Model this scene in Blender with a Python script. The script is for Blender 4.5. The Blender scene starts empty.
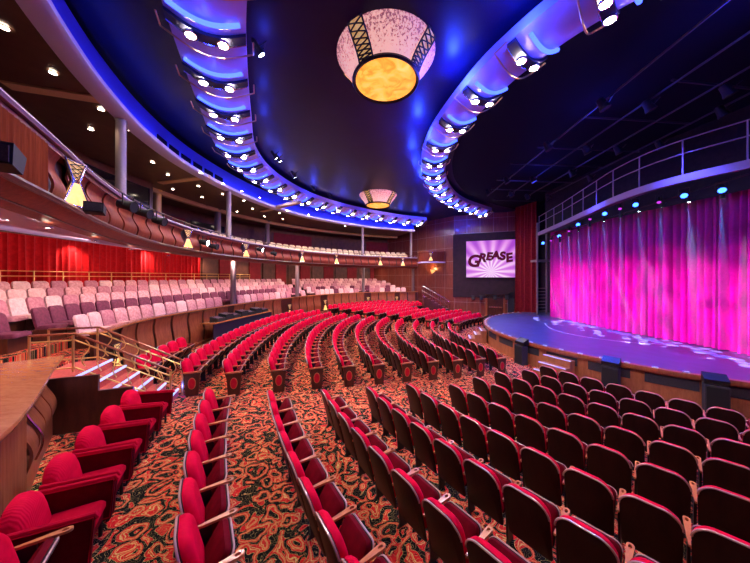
import bpy, bmesh, math, random
from mathutils import Vector, Matrix
random.seed(7)
C = bpy.context.scene.collection
ZC = 3.66                 # camera height above the front carpet
F = 268.8; HX = 375.0; HY = 277.4
CX, CY, QF = 15.0, 13.53, 0.86
PI = math.pi
D2R = PI / 180

# ------------------------------------------------------------------ materials
def newmat(name):
    m = bpy.data.materials.new(name); m.use_nodes = True
    nt = m.node_tree; b = nt.nodes['Principled BSDF']
    return m, nt, b
def pm(name, col, rough=.5, metal=0, emit=None, es=0, coat=0, sheen=0, spec=.5):
    m, nt, b = newmat(name)
    b.inputs['Base Color'].default_value = (*col, 1)
    b.inputs['Roughness'].default_value = rough
    b.inputs['Metallic'].default_value = metal
    b.inputs['Coat Weight'].default_value = coat
    b.inputs['Coat Roughness'].default_value = .15
    b.inputs['Sheen Weight'].default_value = sheen
    b.inputs['Sheen Roughness'].default_value = .4
    b.inputs['Specular IOR Level'].default_value = spec
    if emit:
        b.inputs['Emission Color'].default_value = (*emit, 1)
        b.inputs['Emission Strength'].default_value = es
    return m
def N(nt, t, **kw):
    n = nt.nodes.new(t)
    for k, v in kw.items(): setattr(n, k, v)
    return n
def L(nt, a, b): nt.links.new(a, b)
def mathn(nt, op, a, b=None, c=None):
    n = N(nt, 'ShaderNodeMath', operation=op)
    for i, v in enumerate((a, b, c)):
        if v is None: continue
        if isinstance(v, (int, float)): n.inputs[i].default_value = v
        else: L(nt, v, n.inputs[i])
    return n.outputs[0]
def ramp(nt, fac, stops, interp='LINEAR'):
    r = N(nt, 'ShaderNodeValToRGB'); cr = r.color_ramp; cr.interpolation = interp
    while len(cr.elements) < len(stops): cr.elements.new(.5)
    for e, (p, c) in zip(cr.elements, stops):
        e.position = p; e.color = (*c, 1)
    L(nt, fac, r.inputs[0]); return r.outputs[0]
def coords(nt, kind='Object', scale=(1, 1, 1)):
    t = N(nt, 'ShaderNodeTexCoord'); mp = N(nt, 'ShaderNodeMapping')
    mp.inputs['Scale'].default_value = scale
    L(nt, t.outputs[kind], mp.inputs[0]); return mp.outputs[0]
def noise(nt, vec, scale, detail=3, rough=.5):
    n = N(nt, 'ShaderNodeTexNoise'); n.inputs['Scale'].default_value = scale
    n.inputs['Detail'].default_value = detail; n.inputs['Roughness'].default_value = rough
    L(nt, vec, n.inputs['Vector']); return n
def bump(nt, b, h, strength=.3, dist=.01):
    n = N(nt, 'ShaderNodeBump'); n.inputs['Strength'].default_value = strength; n.inputs['Distance'].default_value = dist
    L(nt, h, n.inputs['Height']); L(nt, n.outputs[0], b.inputs['Normal'])

def mottled(name, c1, c2, scale, rough=.5, kind='Object', vscale=(1, 1, 1), coat=0, sheen=0, metal=0, bmp=0):
    m, nt, b = newmat(name)
    n = noise(nt, coords(nt, kind, vscale), scale, 4)
    L(nt, ramp(nt, n.outputs[0], [(.3, c1), (.7, c2)]), b.inputs['Base Color'])
    b.inputs['Roughness'].default_value = rough; b.inputs['Coat Weight'].default_value = coat
    b.inputs['Coat Roughness'].default_value = .15
    b.inputs['Sheen Weight'].default_value = sheen; b.inputs['Metallic'].default_value = metal
    if bmp: bump(nt, b, n.outputs[0], bmp)
    return m

def carpet_mat():
    m, nt, b = newmat('paisley_carpet')
    v = coords(nt, 'Object', (1, 1, 0))
    n1 = noise(nt, v, 2.6, 2)
    mx = N(nt, 'ShaderNodeVectorMath', operation='MULTIPLY_ADD')
    L(nt, n1.outputs['Color'], mx.inputs[0]); mx.inputs[1].default_value = (.46, .46, 0)
    L(nt, v, mx.inputs[2])
    vo = N(nt, 'ShaderNodeTexVoronoi'); vo.inputs['Scale'].default_value = 4.4; L(nt, mx.outputs[0], vo.inputs['Vector'])
    vo2 = N(nt, 'ShaderNodeTexVoronoi'); vo2.inputs['Scale'].default_value = 9; L(nt, mx.outputs[0], vo2.inputs['Vector'])
    # concentric paisley contours inside each motif
    d = mathn(nt, 'MULTIPLY', vo.outputs['Distance'], 15.0)
    d = mathn(nt, 'ADD', d, mathn(nt, 'MULTIPLY', vo2.outputs['Distance'], 2.6))
    s = mathn(nt, 'SINE', d)
    black, red, gold, crim, oran = (.007, .006, .005), (.60, .012, .016), (.68, .48, .17), (.40, .008, .012), (.50, .03, .02)
    base = ramp(nt, mathn(nt, 'MULTIPLY_ADD', s, .5, .5), [(0, black), (.40, black), (.41, gold), (.45, gold), (.46, crim), (.58, red), (.93, red), (.945, gold), (.975, gold), (1, red)], 'LINEAR')
    # gold scroll lines over it
    n2 = noise(nt, v, 7.0, 1)
    sl = mathn(nt, 'ABSOLUTE', mathn(nt, 'SINE', mathn(nt, 'MULTIPLY', n2.outputs[0], 34)))
    msk = mathn(nt, 'LESS_THAN', sl, .09)
    n3 = noise(nt, v, 12.0, 1)
    msk2 = mathn(nt, 'LESS_THAN', mathn(nt, 'ABSOLUTE', mathn(nt, 'SINE', mathn(nt, 'MULTIPLY', n3.outputs[0], 14))), .10)
    mix = N(nt, 'ShaderNodeMix', data_type='RGBA'); L(nt, msk, mix.inputs[0]); L(nt, base, mix.inputs[6]); mix.inputs[7].default_value = (.52, .38, .14, 1)
    mix2 = N(nt, 'ShaderNodeMix', data_type='RGBA'); L(nt, msk2, mix2.inputs[0]); L(nt, mix.outputs[2], mix2.inputs[6]); mix2.inputs[7].default_value = (.014, .011, .009, 1)
    L(nt, mix2.outputs[2], b.inputs['Base Color'])
    b.inputs['Roughness'].default_value = .95; b.inputs['Specular IOR Level'].default_value = .1
    bump(nt, b, n3.outputs[0], .25, .01)
    return m

def wood_mat(name, dark, light, rough=.3, vs=(1, 1, .12), sc=14, coat=.4, kind='Object', spec=.4):
    m, nt, b = newmat(name); b.inputs['Specular IOR Level'].default_value = spec
    v = coords(nt, kind, vs)
    n = noise(nt, v, sc, 5, .6)
    n2 = noise(nt, v, sc * 5, 2)
    f = mathn(nt, 'MULTIPLY_ADD', n2.outputs[0], .35, mathn(nt, 'MULTIPLY', n.outputs[0], .75))
    L(nt, ramp(nt, f, [(.32, dark), (.72, light)]), b.inputs['Base Color'])
    b.inputs['Roughness'].default_value = rough; b.inputs['Coat Weight'].default_value = coat; b.inputs['Coat Roughness'].default_value = .2
    return m

def velvet(name, c1, c2, sheen=.7, ribs=0):
    m, nt, b = newmat(name)
    v = coords(nt)
    n = noise(nt, v, 9, 3)
    L(nt, ramp(nt, n.outputs[0], [(.3, c1), (.75, c2)]), b.inputs['Base Color'])
    b.inputs['Roughness'].default_value = .75; b.inputs['Sheen Weight'].default_value = sheen
    b.inputs['Sheen Roughness'].default_value = .45; b.inputs['Sheen Tint'].default_value = (1, .25, .3, 1)
    b.inputs['Specular IOR Level'].default_value = .06
    if ribs:
        w = N(nt, 'ShaderNodeTexWave'); w.inputs['Scale'].default_value = ribs; w.bands_direction = 'X'
        L(nt, v, w.inputs['Vector']); bump(nt, b, w.outputs['Fac'], .3, .008)
    return m

def panel_mat(name, dark, light, sx, sy, line=(.40, .28, .24)):
    """veneer wall panels with pale joint lines; object space x along, z up"""
    m, nt, b = newmat(name)
    t = N(nt, 'ShaderNodeTexCoord'); sp = N(nt, 'ShaderNodeSeparateXYZ'); L(nt, t.outputs['UV'], sp.inputs[0])
    n = noise(nt, coords(nt, 'Object', (1, 1, .15)), 9, 4)
    base = ramp(nt, n.outputs[0], [(.3, dark), (.7, light)])
    fx = mathn(nt, 'LESS_THAN', mathn(nt, 'FRACT', mathn(nt, 'DIVIDE', sp.outputs[0], sx)), .02)
    fy = mathn(nt, 'LESS_THAN', mathn(nt, 'FRACT', mathn(nt, 'DIVIDE', sp.outputs[1], sy)), .02)
    k = mathn(nt, 'MAXIMUM', fx, fy)
    mix = N(nt, 'ShaderNodeMix', data_type='RGBA'); L(nt, k, mix.inputs[0]); L(nt, base, mix.inputs[6]); mix.inputs[7].default_value = (*line, 1)
    L(nt, mix.outputs[2], b.inputs['Base Color']); b.inputs['Roughness'].default_value = .35; b.inputs['Coat Weight'].default_value = .3
    return m

def emis(name, col, s):
    m = bpy.data.materials.new(name); m.use_nodes = True; nt = m.node_tree; nt.nodes.clear()
    e = N(nt, 'ShaderNodeEmission'); e.inputs[0].default_value = (*col, 1); e.inputs[1].default_value = s
    o = N(nt, 'ShaderNodeOutputMaterial'); L(nt, e.outputs[0], o.inputs[0]); return m

def emis_pattern(name, stops, scale, s, detail=4, warp=1.5):
    m, nt, b = newmat(name)
    n = noise(nt, coords(nt), scale, detail); n.inputs['Distortion'].default_value = warp
    c = ramp(nt, n.outputs[0], stops)
    L(nt, c, b.inputs['Base Color']); L(nt, c, b.inputs['Emission Color']); b.inputs['Emission Strength'].default_value = s
    return m

M = {}
M['carpet'] = carpet_mat()
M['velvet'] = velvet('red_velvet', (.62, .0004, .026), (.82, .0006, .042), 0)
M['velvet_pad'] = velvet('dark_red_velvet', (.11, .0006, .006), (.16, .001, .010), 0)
M['velvet_arm'] = velvet('crimson_velvet', (.42, .0006, .018), (.52, .001, .024), 0)
M['velvet_rib'] = velvet('ribbed_red_velvet', (.60, .0006, .026), (.74, .001, .038), 0, 13)
M['shell'] = wood_mat('dark_seat_shell', (.014, .004, .003), (.030, .008, .005), .45, sc=10, coat=.05, spec=.2)
M['edge'] = pm('shell_edge_glint', (.58, .32, .28), .25, coat=.8)  # pale tone paints the polished rim's highlight into its colour
M['arm'] = wood_mat('armrest_wood', (.50, .13, .04), (.66, .22, .08), .32, (1, .2, 1), 20)
M['metal_dark'] = pm('black_metal', (.015, .013, .013), .45, .3)
M['mauve'] = pm('dull_mauve_paint', (.24, .17, .23), .6)
M['recess'] = mottled('dark_maroon_recess', (.016, .004, .007), (.034, .008, .014), 3, .8)
M['black'] = pm('matt_black', (.008, .008, .009), .7)
M['blackcloth'] = mottled('black_masking_cloth', (.004, .004, .006), (.012, .010, .014), 6, .9)
M['wood'] = wood_mat('cherry_veneer', (.20, .045, .018), (.42, .12, .05), .28, (1, 1, .1), 12, .6)
M['reed_warm'] = wood_mat('reeded_counter_wood', (.26, .07, .022), (.46, .15, .05), .45, (1, 1, .06), 14, .1, spec=.25)
M['rail'] = pm('mauve_lacquered_rail', (.30, .19, .25), .4)
M['wood_red'] = wood_mat('red_cherry_veneer', (.13, .022, .012), (.27, .055, .028), .4, (1, 1, .08), 16, .03, spec=.1)
M['wood_dark'] = wood_mat('dark_mahogany', (.045, .012, .007), (.10, .028, .014), .35, (1, 1, .15), 12)
M['wood_top'] = wood_mat('counter_top_wood', (.44, .14, .04), (.64, .25, .09), .24, (.3, 1, 1), 12, .8)
M['wood_apron'] = wood_mat('stage_apron_wood', (.28, .085, .03), (.46, .16, .06), .4, (1, 1, .2), 10)
M['reed'] = wood_mat('reeded_wood', (.10, .018, .008), (.20, .042, .018), .5, (1, 1, .06), 14, 0, spec=0)
M['lav'] = pm('pale_lavender_paint', (.60, .54, .76), .6)
M['lav2'] = pm('pale_mauve_paint', (.56, .52, .78), .5)
M['brownceil'] = mottled('bronze_ceiling_panel', (.075, .030, .018), (.11, .045, .026), 3, .45)
M['tan'] = pm('tan_beam_paint', (.70, .46, .26), .6)
M['navy'] = mottled('navy_ceiling_panel', (.002, .004, .026), (.004, .006, .038), 1.2, .4)
M['gridblack'] = pm('black_grid', (.004, .004, .012), .9, spec=.1)
M['pipe'] = pm('dark_steel_pipe', (.028, .028, .04), .5, .4)
M['navy'].node_tree.nodes['Principled BSDF'].inputs['Specular IOR Level'].default_value = .22
M['navydark'] = mottled('black_navy_ceiling', (.008, .008, .020), (.016, .015, .034), 1.5, .6)
M['cove'] = pm('cove_blue_glow_tint', (.06, .09, .62), .7, spec=.2)  # deep blue of the cove light mixed into the wall colour
M['neon'] = emis('blue_neon', (.035, .07, 1.0), 6)
M['cove_led'] = emis('blue_cove_led', (.01, .04, 1.0), 16)
M['trough'] = pm('ring_trough_paint', (.46, .40, .62), .4)
M['lamp'] = emis('white_lamp', (1, .86, .72), 260)
M['lamp_cool'] = emis('cool_lamp', (.75, .85, 1), 30)
M['down'] = emis('warm_downlight', (1, .82, .62), 45)
M['gold'] = pm('brass', (.95, .68, .24), .38, .85)
M['goldrim'] = pm('gilt_rim', (.75, .50, .25), .3, .8)
M['chrome'] = pm('satin_chrome', (.65, .62, .66), .25, 1)
M['column'] = pm('bronze_column', (.24, .18, .18), .4, .4)
M['curtain'] = velvet('red_drape', (.42, .006, .010), (.60, .012, .016), .5)
M['drape_dark'] = velvet('maroon_drape', (.13, .006, .010), (.20, .010, .016), .3)
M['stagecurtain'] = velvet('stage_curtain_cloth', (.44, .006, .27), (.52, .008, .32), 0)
M['stagefloor'] = mottled('stage_floor_blue_tint', (.028, .032, .10), (.05, .055, .15), 2, .35)  # blue of the stage light put into a black floor's colour
M['amber'] = emis_pattern('amber_onyx', [(.25, (.90, .24, .02)), (.5, (1, .44, .06)), (.75, (1, .68, .20))], 2.4, 1.2)
M['strap_glow'] = emis_pattern('strap_amber_cloth', [(.2, (.7, .3, .06)), (.6, (.9, .55, .2))], 4, .55)
M['amber_small'] = emis_pattern('amber_glass', [(.2, (.85, .30, .05)), (.6, (1, .60, .18))], 4, 1.25)
M['pink1'] = mottled('pink_patterned_fabric', (.55, .20, .22), (.80, .44, .42), 14, .8)
M['pink2'] = mottled('pale_pink_fabric', (.74, .38, .36), (.90, .60, .56), 16, .8)
M['pink3'] = mottled('rose_fabric', (.42, .13, .17), (.58, .25, .28), 14, .8)
M['burg'] = mottled('burgundy_fabric', (.10, .012, .035), (.17, .025, .06), 14, .8)
M['cream'] = mottled('cream_fabric', (.62, .44, .22), (.78, .60, .34), 12, .8)
M['redwall'] = mottled('red_wall_cloth', (.22, .012, .018), (.30, .018, .026), 3, .8)
M['brownwall'] = mottled('brown_wall_panel', (.10, .035, .022), (.16, .06, .035), 3, .5)
M['glass_dark'] = pm('dark_window_glass', (.006, .007, .010), .08, spec=.8)
M['wallpanel'] = panel_mat('mahogany_wall_panels', (.17, .035, .022), (.27, .065, .038), 1.15, 1.3)
M['step'] = mottled('red_stair_carpet', (.45, .05, .04), (.62, .12, .08), 30, .9)
M['led_step'] = emis('stair_nosing_led', (.50, .52, 1.0), 1.6)
M['white'] = pm('white_stage_marking', (.6, .6, .65), .5)
M['red_oval'] = velvet('oval_red_cloth', (.55, .012, .03), (.66, .02, .04), .3)
M['grille'] = mottled('black_grille', (.02, .018, .02), (.05, .045, .05), 60, .6)
M['blue_lens'] = emis('blue_lens', (.03, .12, 1), 9)
M['purple_lens'] = emis('purple_lens', (.6, .05, .8), 1.2)
M['purple_front'] = pm('purple_desk_front', (.020, .012, .036), .5)

def lantern_mat():
    m, nt, b = newmat('speckled_lantern_shade')
    v = coords(nt)
    n = noise(nt, v, 17, 3, .75)
    sp = N(nt, 'ShaderNodeSeparateXYZ'); L(nt, v, sp.inputs[0])
    up = mathn(nt, 'MULTIPLY_ADD', sp.outputs[2], .24, .02)
    k = mathn(nt, 'GREATER_THAN', n.outputs[0], mathn(nt, 'SUBTRACT', .66, up))
    mix = N(nt, 'ShaderNodeMix', data_type='RGBA'); L(nt, k, mix.inputs[0])
    mix.inputs[6].default_value = (1, .50, .44, 1); mix.inputs[7].default_value = (.30, .08, .09, 1)
    b.inputs['Base Color'].default_value = (.40, .12, .11, 1); L(nt, mix.outputs[2], b.inputs['Emission Color'])
    b.inputs['Emission Strength'].default_value = .85; b.inputs['Roughness'].default_value = .6
    return m
M['lantern'] = lantern_mat()

def screen_mat():
    m, nt, b = newmat('screen_picture')
    t = N(nt, 'ShaderNodeTexCoord'); sp = N(nt, 'ShaderNodeSeparateXYZ'); L(nt, t.outputs['Object'], sp.inputs[0])
    zz = mathn(nt, 'ADD', sp.outputs[2], 1.15)
    a = mathn(nt, 'ARCTAN2', sp.outputs[0], zz)
    s = mathn(nt, 'MULTIPLY_ADD', mathn(nt, 'SINE', mathn(nt, 'MULTIPLY', a, 17)), .5, .5)
    r = mathn(nt, 'SQRT', mathn(nt, 'ADD', mathn(nt, 'MULTIPLY', sp.outputs[0], sp.outputs[0]), mathn(nt, 'MULTIPLY', zz, zz)))
    near = mathn(nt, 'SUBTRACT', 1, mathn(nt, 'MULTIPLY', r, .33))
    f = mathn(nt, 'ADD', mathn(nt, 'MULTIPLY', s, .5), mathn(nt, 'MULTIPLY', near, .55))
    c = ramp(nt, f, [(.05, (.42, .06, .62)), (.45, (.72, .22, .78)), (.8, (.95, .62, .92)), (1, (1, .85, 1))])
    b.inputs['Base Color'].default_value = (0, 0, 0, 1)
    L(nt, c, b.inputs['Emission Color']); b.inputs['Emission Strength'].default_value = 1.0
    b.inputs['Roughness'].default_value = .5
    return m
M['screen'] = screen_mat()
M['letter'] = pm('maroon_lettering', (.03, .001, .008), .6, emit=(.13, .002, .03), es=.6, spec=.1)
M['letter_edge'] = pm('black_lettering_edge', (.004, .002, .004), .8, spec=.05)

# ------------------------------------------------------------------ mesh helpers
class MB:
    def __init__(s): s.v = []; s.f = []; s.uv = None
    def add(s, vs, fs):
        o = len(s.v); s.v += [tuple(v) for v in vs]; s.f += [tuple(i + o for i in f) for f in fs]; return s
    def box(s, x0, x1, y0, y1, z0, z1, T=None):
        vs = [Vector((x, y, z)) for z in (z0, z1) for y in (y0, y1) for x in (x0, x1)]
        if T: vs = [T @ v for v in vs]
        return s.add(vs, [(0, 2, 3, 1), (4, 5, 7, 6), (0, 1, 5, 4), (2, 6, 7, 3), (0, 4, 6, 2), (1, 3, 7, 5)])
    def loft(s, rings, closed=True, cap=True):
        n = len(rings[0]); o = len(s.v)
        for r in rings: s.v += [tuple(p) for p in r]
        for i in range(len(rings) - 1):
            for j in range(n if closed else n - 1):
                a = o + i * n + j; b = o + i * n + (j + 1) % n
                s.f.append((a, b, b + n, a + n))
        if cap and closed:
            s.f.append(tuple(o + j for j in reversed(range(n))))
            s.f.append(tuple(o + (len(rings) - 1) * n + j for j in range(n)))
        return s
    def tube(s, pts, r, n=8, closed=False):
        pts = [Vector(p) for p in pts]; rings = []; m = len(pts)
        up = None
        for i, p in enumerate(pts):
            a = pts[(i - 1) % m] if (closed or i > 0) else p; b = pts[(i + 1) % m] if (closed or i < m - 1) else p
            t = (b - a).normalized()
            if up is None: up = Vector((0, 0, 1)) if abs(t.z) < .9 else Vector((1, 0, 0))
            x = t.cross(up)
            if x.length < 1e-4: x = t.cross(Vector((1, 0, 0)))
            x.normalize(); y = x.cross(t).normalized(); up = y
            rr = r[i] if isinstance(r, (list, tuple)) else r
            rings.append([p + x * rr * math.cos(k * 2 * PI / n) + y * rr * math.sin(k * 2 * PI / n) for k in range(n)])
        if closed: rings.append(rings[0])
        return s.loft(rings, True, not closed)
    def lathe(s, prof, n=32, cx=0, cy=0, a0=0, a1=2 * PI):
        full = abs(a1 - a0 - 2 * PI) < 1e-6; m = n if full else n + 1
        rings = [[(cx + r * math.cos(a0 + (a1 - a0) * k / n), cy + r * math.sin(a0 + (a1 - a0) * k / n), z) for k in range(m)] for r, z in prof]
        return s.loft(rings, full, False)
    def disc(s, c, r, n=16, axis=(0, 0, -1)):
        a = Vector(axis).normalized(); q = a.to_track_quat('Z', 'Y'); c = Vector(c)
        vs = [c + q @ Vector((r * math.cos(k * 2 * PI / n), r * math.sin(k * 2 * PI / n), 0)) for k in range(n)]
        return s.add(vs, [tuple(range(n))])
    def build(s, name, mat, parent=None, sharp=40, loc=None):
        me = bpy.data.meshes.new(name); me.from_pydata(s.v, [], s.f)
        if s.uv:
            uvl = me.uv_layers.new(name='UVMap')
            for lp in me.loops: uvl.data[lp.index].uv = s.uv[lp.vertex_index]
        bm = bmesh.new(); bm.from_mesh(me); bmesh.ops.recalc_face_normals(bm, faces=bm.faces); bm.to_mesh(me); bm.free()
        me.polygons.foreach_set('use_smooth', [True] * len(me.polygons))
        me.set_sharp_from_angle(angle=sharp * D2R)
        me.materials.append(M[mat] if isinstance(mat, str) else mat)
        o = bpy.data.objects.new(name, me); C.objects.link(o)
        if parent: o.parent = parent
        if loc: o.location = loc
        return o

def tag(o, label=None, cat=None, group=None, kind=None):
    if label: o['label'] = label
    if cat: o['category'] = cat
    if group: o['group'] = group
    if kind: o['kind'] = kind
    return o
def empty(name, loc=(0, 0, 0), rz=0, label=None, cat=None, group=None, kind=None):
    o = bpy.data.objects.new(name, None); C.objects.link(o); o.location = loc; o.rotation_euler = (0, 0, rz); o.empty_display_size = .1
    return tag(o, label, cat, group, kind)
def struct(o): o['kind'] = 'structure'; return o
def copy_tree(o, parent=None):
    c = o.copy(); C.objects.link(c)
    if parent: c.parent = parent
    for ch in [x for x in KIDS.get(o.name, ())]: copy_tree(ch, c)
    return c
KIDS = {}
def index_kids(o):
    KIDS[o.name] = list(o.children)
    for c in o.children: index_kids(c)

ORD = 'first second third fourth fifth sixth seventh eighth ninth tenth eleventh twelfth thirteenth fourteenth fifteenth sixteenth seventeenth eighteenth nineteenth'.split()
TENS = {2: ('twentieth', 'twenty'), 3: ('thirtieth', 'thirty'), 4: ('fortieth', 'forty'), 5: ('fiftieth', 'fifty'), 6: ('sixtieth', 'sixty')}
def nth(i):  # i from 0
    n = i + 1
    if n < 20: return ORD[n - 1]
    t, u = divmod(n, 10)
    return TENS[t][0] if u == 0 else TENS[t][1] + '-' + ORD[u - 1]

def px(x, y, z):
    """plan point seen at photo pixel (x, y) on the plane z (relative to the eye)"""
    Y = -F * z / (y - HY); return Vector(((x - HX) / F * Y, Y, z + ZC))
def project(p):
    if p[1] < .3: return None
    return HX + F * p[0] / p[1], HY - F * (p[2] - ZC) / p[1]
def P(R, a, z=0):
    s = math.sin(a)
    return Vector((CX + R * math.cos(a), CY + R * s * (QF if s > 0 else 1), z))
def floor_z(R): return max(0, (R - 11.07) * .0505)

def catmull(pts, n=12):
    pts = [Vector((p[0], p[1], 0)) for p in pts]; out = []
    q = [2 * pts[0] - pts[1]] + pts + [2 * pts[-1] - pts[-2]]
    for i in range(1, len(q) - 2):
        p0, p1, p2, p3 = q[i - 1:i + 3]
        for k in range(n):
            t = k / n
            out.append(.5 * (2 * p1 + (p2 - p0) * t + (2 * p0 - 5 * p1 + 4 * p2 - p3) * t * t + (3 * p1 - p0 - 3 * p2 + p3) * t ** 3))
    out.append(pts[-1]); return out
class Curve:
    """plan curve; positive offset = to its left (outwards for curves walked from the near side to the far side)"""
    def __init__(s, pts):
        s.p = pts; s.s = [0]
        for a, b in zip(pts, pts[1:]): s.s.append(s.s[-1] + (b - a).length)
        s.len = s.s[-1]
    def at(s, d):
        d = min(max(d, 0), s.len - 1e-6)
        lo, hi = 0, len(s.s) - 1
        while hi - lo > 1:
            m = (lo + hi) // 2
            if s.s[m] <= d: lo = m
            else: hi = m
        t = (d - s.s[lo]) / (s.s[hi] - s.s[lo])
        p = s.p[lo].lerp(s.p[hi], t)
        a = s.p[max(lo - 1, 0)]; b = s.p[min(hi + 1, len(s.p) - 1)]
        tg = (b - a).normalized()
        return p, tg, Vector((-tg.y, tg.x, 0))
    def offset(s, o):
        return Curve([s.at(d)[0] + s.at(d)[2] * o for d in s.s])
    def near_s(s, q):
        return min(range(len(s.p)), key=lambda i: (s.p[i].xy - Vector(q[:2])).length)
def sweep(curve, prof, s0=0, s1=None, step=.35, closed=False):
    """prof: (offset, z world)"""
    s1 = curve.len if s1 is None else s1
    n = max(1, int((s1 - s0) / step)); mb = MB(); uv = []
    rings = []
    for i in range(n + 1):
        d = s0 + (s1 - s0) * i / n
        p, t, nn = curve.at(d)
        rings.append([p + nn * o + Vector((0, 0, z)) for o, z in prof])
        uv += [(d, z) for o, z in prof]
    mb.loft(rings, closed, closed); mb.uv = uv
    return mb

def ray_hit(curve, x):
    m = (x - HX) / F
    best = min(curve.p, key=lambda p: abs(p.x / p.y - m) if p.y > .5 else 1e9); return best

# ------------------------------------------------------------------ seat meshes
def rrect(w, z0, z1, r0, r1, n=5, taper=0):
    """rounded outline in (x, z): r0 bottom radius, r1 top radius"""
    pts = []
    hw = w / 2
    for cxs, zc, r, a0 in ((1, z1, r1, 0), (-1, z1, r1, 90), (-1, z0, r0, 180), (1, z0, r0, 270)):
        for k in range(n + 1):
            a = (a0 + 90 * k / n) * D2R
            x = cxs * (hw - r) + r * math.cos(a); z = (zc - r if zc == z1 else zc + r) + r * math.sin(a)
            if taper: x *= 1 - taper * (z1 - z) / (z1 - z0)
            pts.append((x, z))
    return pts
def inset(o, d):
    cx = sum(p[0] for p in o) / len(o); cz = sum(p[1] for p in o) / len(o)
    w = max(p[0] for p in o) - min(p[0] for p in o); h = max(p[1] for p in o) - min(p[1] for p in o)
    return [(cx + (x - cx) * (1 - 2 * d / w), cz + (z - cz) * (1 - 2 * d / h)) for x, z in o]
def puff(out, layers, tf):
    """layers: (inset, depth); tf maps (x, depth, z)"""
    mb = MB(); rings = []
    for d, y in layers:
        rings.append([tf(x, y, z) for x, z in inset(out, d)])
    mb.loft(rings, True, True); return mb

def back_tf(x, y, z):     # reclined back: pivot at the top edge
    k = (.92 - z)
    return (x, y + k * .24 + .25 * (x * x), z - .62 * x * x * z / .92)
def make_seat(end=None, name='theatre_seat'):
    root = empty(name)
    o = rrect(.51, .20, .925, .05, .14, 6, .05)
    sh = puff(o, [(.012, 0), (0, .008), (0, .02), (.01, .026)], back_tf).build('back_shell', 'shell', root)
    top = [back_tf(x, .006, z) for x, z in o if z > .70]
    top.sort(key=lambda p: p[0])
    MB().tube([(p[0], p[1], p[2] - .004) for p in top], .0115, 6).build('edge_glint', 'edge', sh)  # added rim tube carrying the painted highlight of the shell's top edge
    oc = rrect(.495, .36, .92, .06, .14, 6, .05)
    puff(oc, [(0, .027), (-.004, .05), (.004, .085), (.03, .112), (.08, .122)], back_tf).build('back_cushion', 'velvet', root)
    # tipped-up seat: hinge at y .21 z .36
    ca, sa = math.cos(57 * D2R), math.sin(57 * D2R)
    def seat_tf(x, y, z): return (x, .26 + z * ca - y * sa, .30 + z * sa + y * ca)
    os_ = rrect(.455, 0, .40, .04, .07, 4)
    puff(os_, [(.02, -.012), (0, -.004), (0, .03), (.004, .034)], seat_tf).build('seat_pan', 'shell', root)
    edge = [seat_tf(x, .012, z) for x, z in os_ if z > .2]; edge.sort(key=lambda p: p[0])
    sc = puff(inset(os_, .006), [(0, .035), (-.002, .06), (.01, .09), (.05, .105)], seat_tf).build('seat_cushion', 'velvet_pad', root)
    MB().tube(edge, .011, 6).build('front_glint', 'edge', sc)  # same painted highlight along the tipped seat's rim
    arm(root, -.265); stand(root, -.265)
    if end == 'panel':
        ep = MB()
        prof = [(.17, 0), (.46, 0), (.51, .595), (.13, .595)]
        ep.loft([[(xx, y, z) for y, z in prof] for xx in (.262, .292)]).build('end_panel', 'wood_dark', root)
        n = 20
        ov = [[(xx, .315 + ry * math.cos(k * 2 * PI / n), .33 + rz * math.sin(k * 2 * PI / n)) for k in range(n)] for xx, ry, rz in ((.291, .094, .155), (.302, .094, .155), (.302, .078, .138))]
        pn = [c for c in root.children if c.name.startswith('end_panel')][0]
        MB().loft(ov).build('oval_ring', 'arm', pn)
        MB().loft([[(xx, .315 + .078 * math.cos(k * 2 * PI / n), .33 + .138 * math.sin(k * 2 * PI / n)) for k in range(n)] for xx in (.300, .306)]).build('oval_inset', 'red_oval', pn)
        arm(root, .277)
    elif end == 'plain':
        arm(root, .265); stand(root, .265)
    index_kids(root)
    return root
def arm(root, x0):
    # long wooden armrest, narrow at the back, wider at the front with an oval cup hole
    n = 12; mb = MB()
    def outline():
        pts = [(-.010, .08), (.010, .08), (.017, .22), (.027, .40)]
        right = [(.033 * math.cos(t), .505 + .04 * math.sin(t)) for t in [k * PI / 8 for k in range(9)]]
        pts += right + [(-.027, .40), (-.017, .22)]
        return pts
    out = outline()
    hole = [(.017 * math.cos(t), .488 + .028 * math.sin(t)) for t in [k * 2 * PI / n for k in range(n)]]
    bm = bmesh.new()
    def loop(pts): 
        vs = [bm.verts.new((x, y, 0)) for x, y in pts]
        return [bm.edges.new((vs[i], vs[(i + 1) % len(vs)])) for i in range(len(vs))]
    es = loop(out) + loop(hole)
    bmesh.ops.triangle_fill(bm, use_beauty=True, use_dissolve=False, edges=es)
    r = bmesh.ops.extrude_face_region(bm, geom=list(bm.faces))
    for v in [g for g in r['geom'] if isinstance(g, bmesh.types.BMVert)]: v.co.z += .026
    me = bpy.data.meshes.new('armrest')
    for v in bm.verts: v.co.x += x0; v.co.z += .605 + .03 * (v.co.y - .1)
    bmesh.ops.recalc_face_normals(bm, faces=bm.faces)
    bm.to_mesh(me); bm.free(); me.materials.append(M['arm'])
    o = bpy.data.objects.new('armrest', me); C.objects.link(o); o.parent = root
def stand(root, x0):
    mb = MB()
    mb.loft([[(x0 + sx, y, z) for y, z in ((.16, 0), (.34, 0), (.32, .05), (.30, .60), (.16, .60), (.20, .05))] for sx in (-.012, .012)])
    mb.build('leg', 'metal_dark', root)

seat0 = make_seat()
seat_panel = make_seat('panel')
seat_plain = make_seat('plain')

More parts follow.
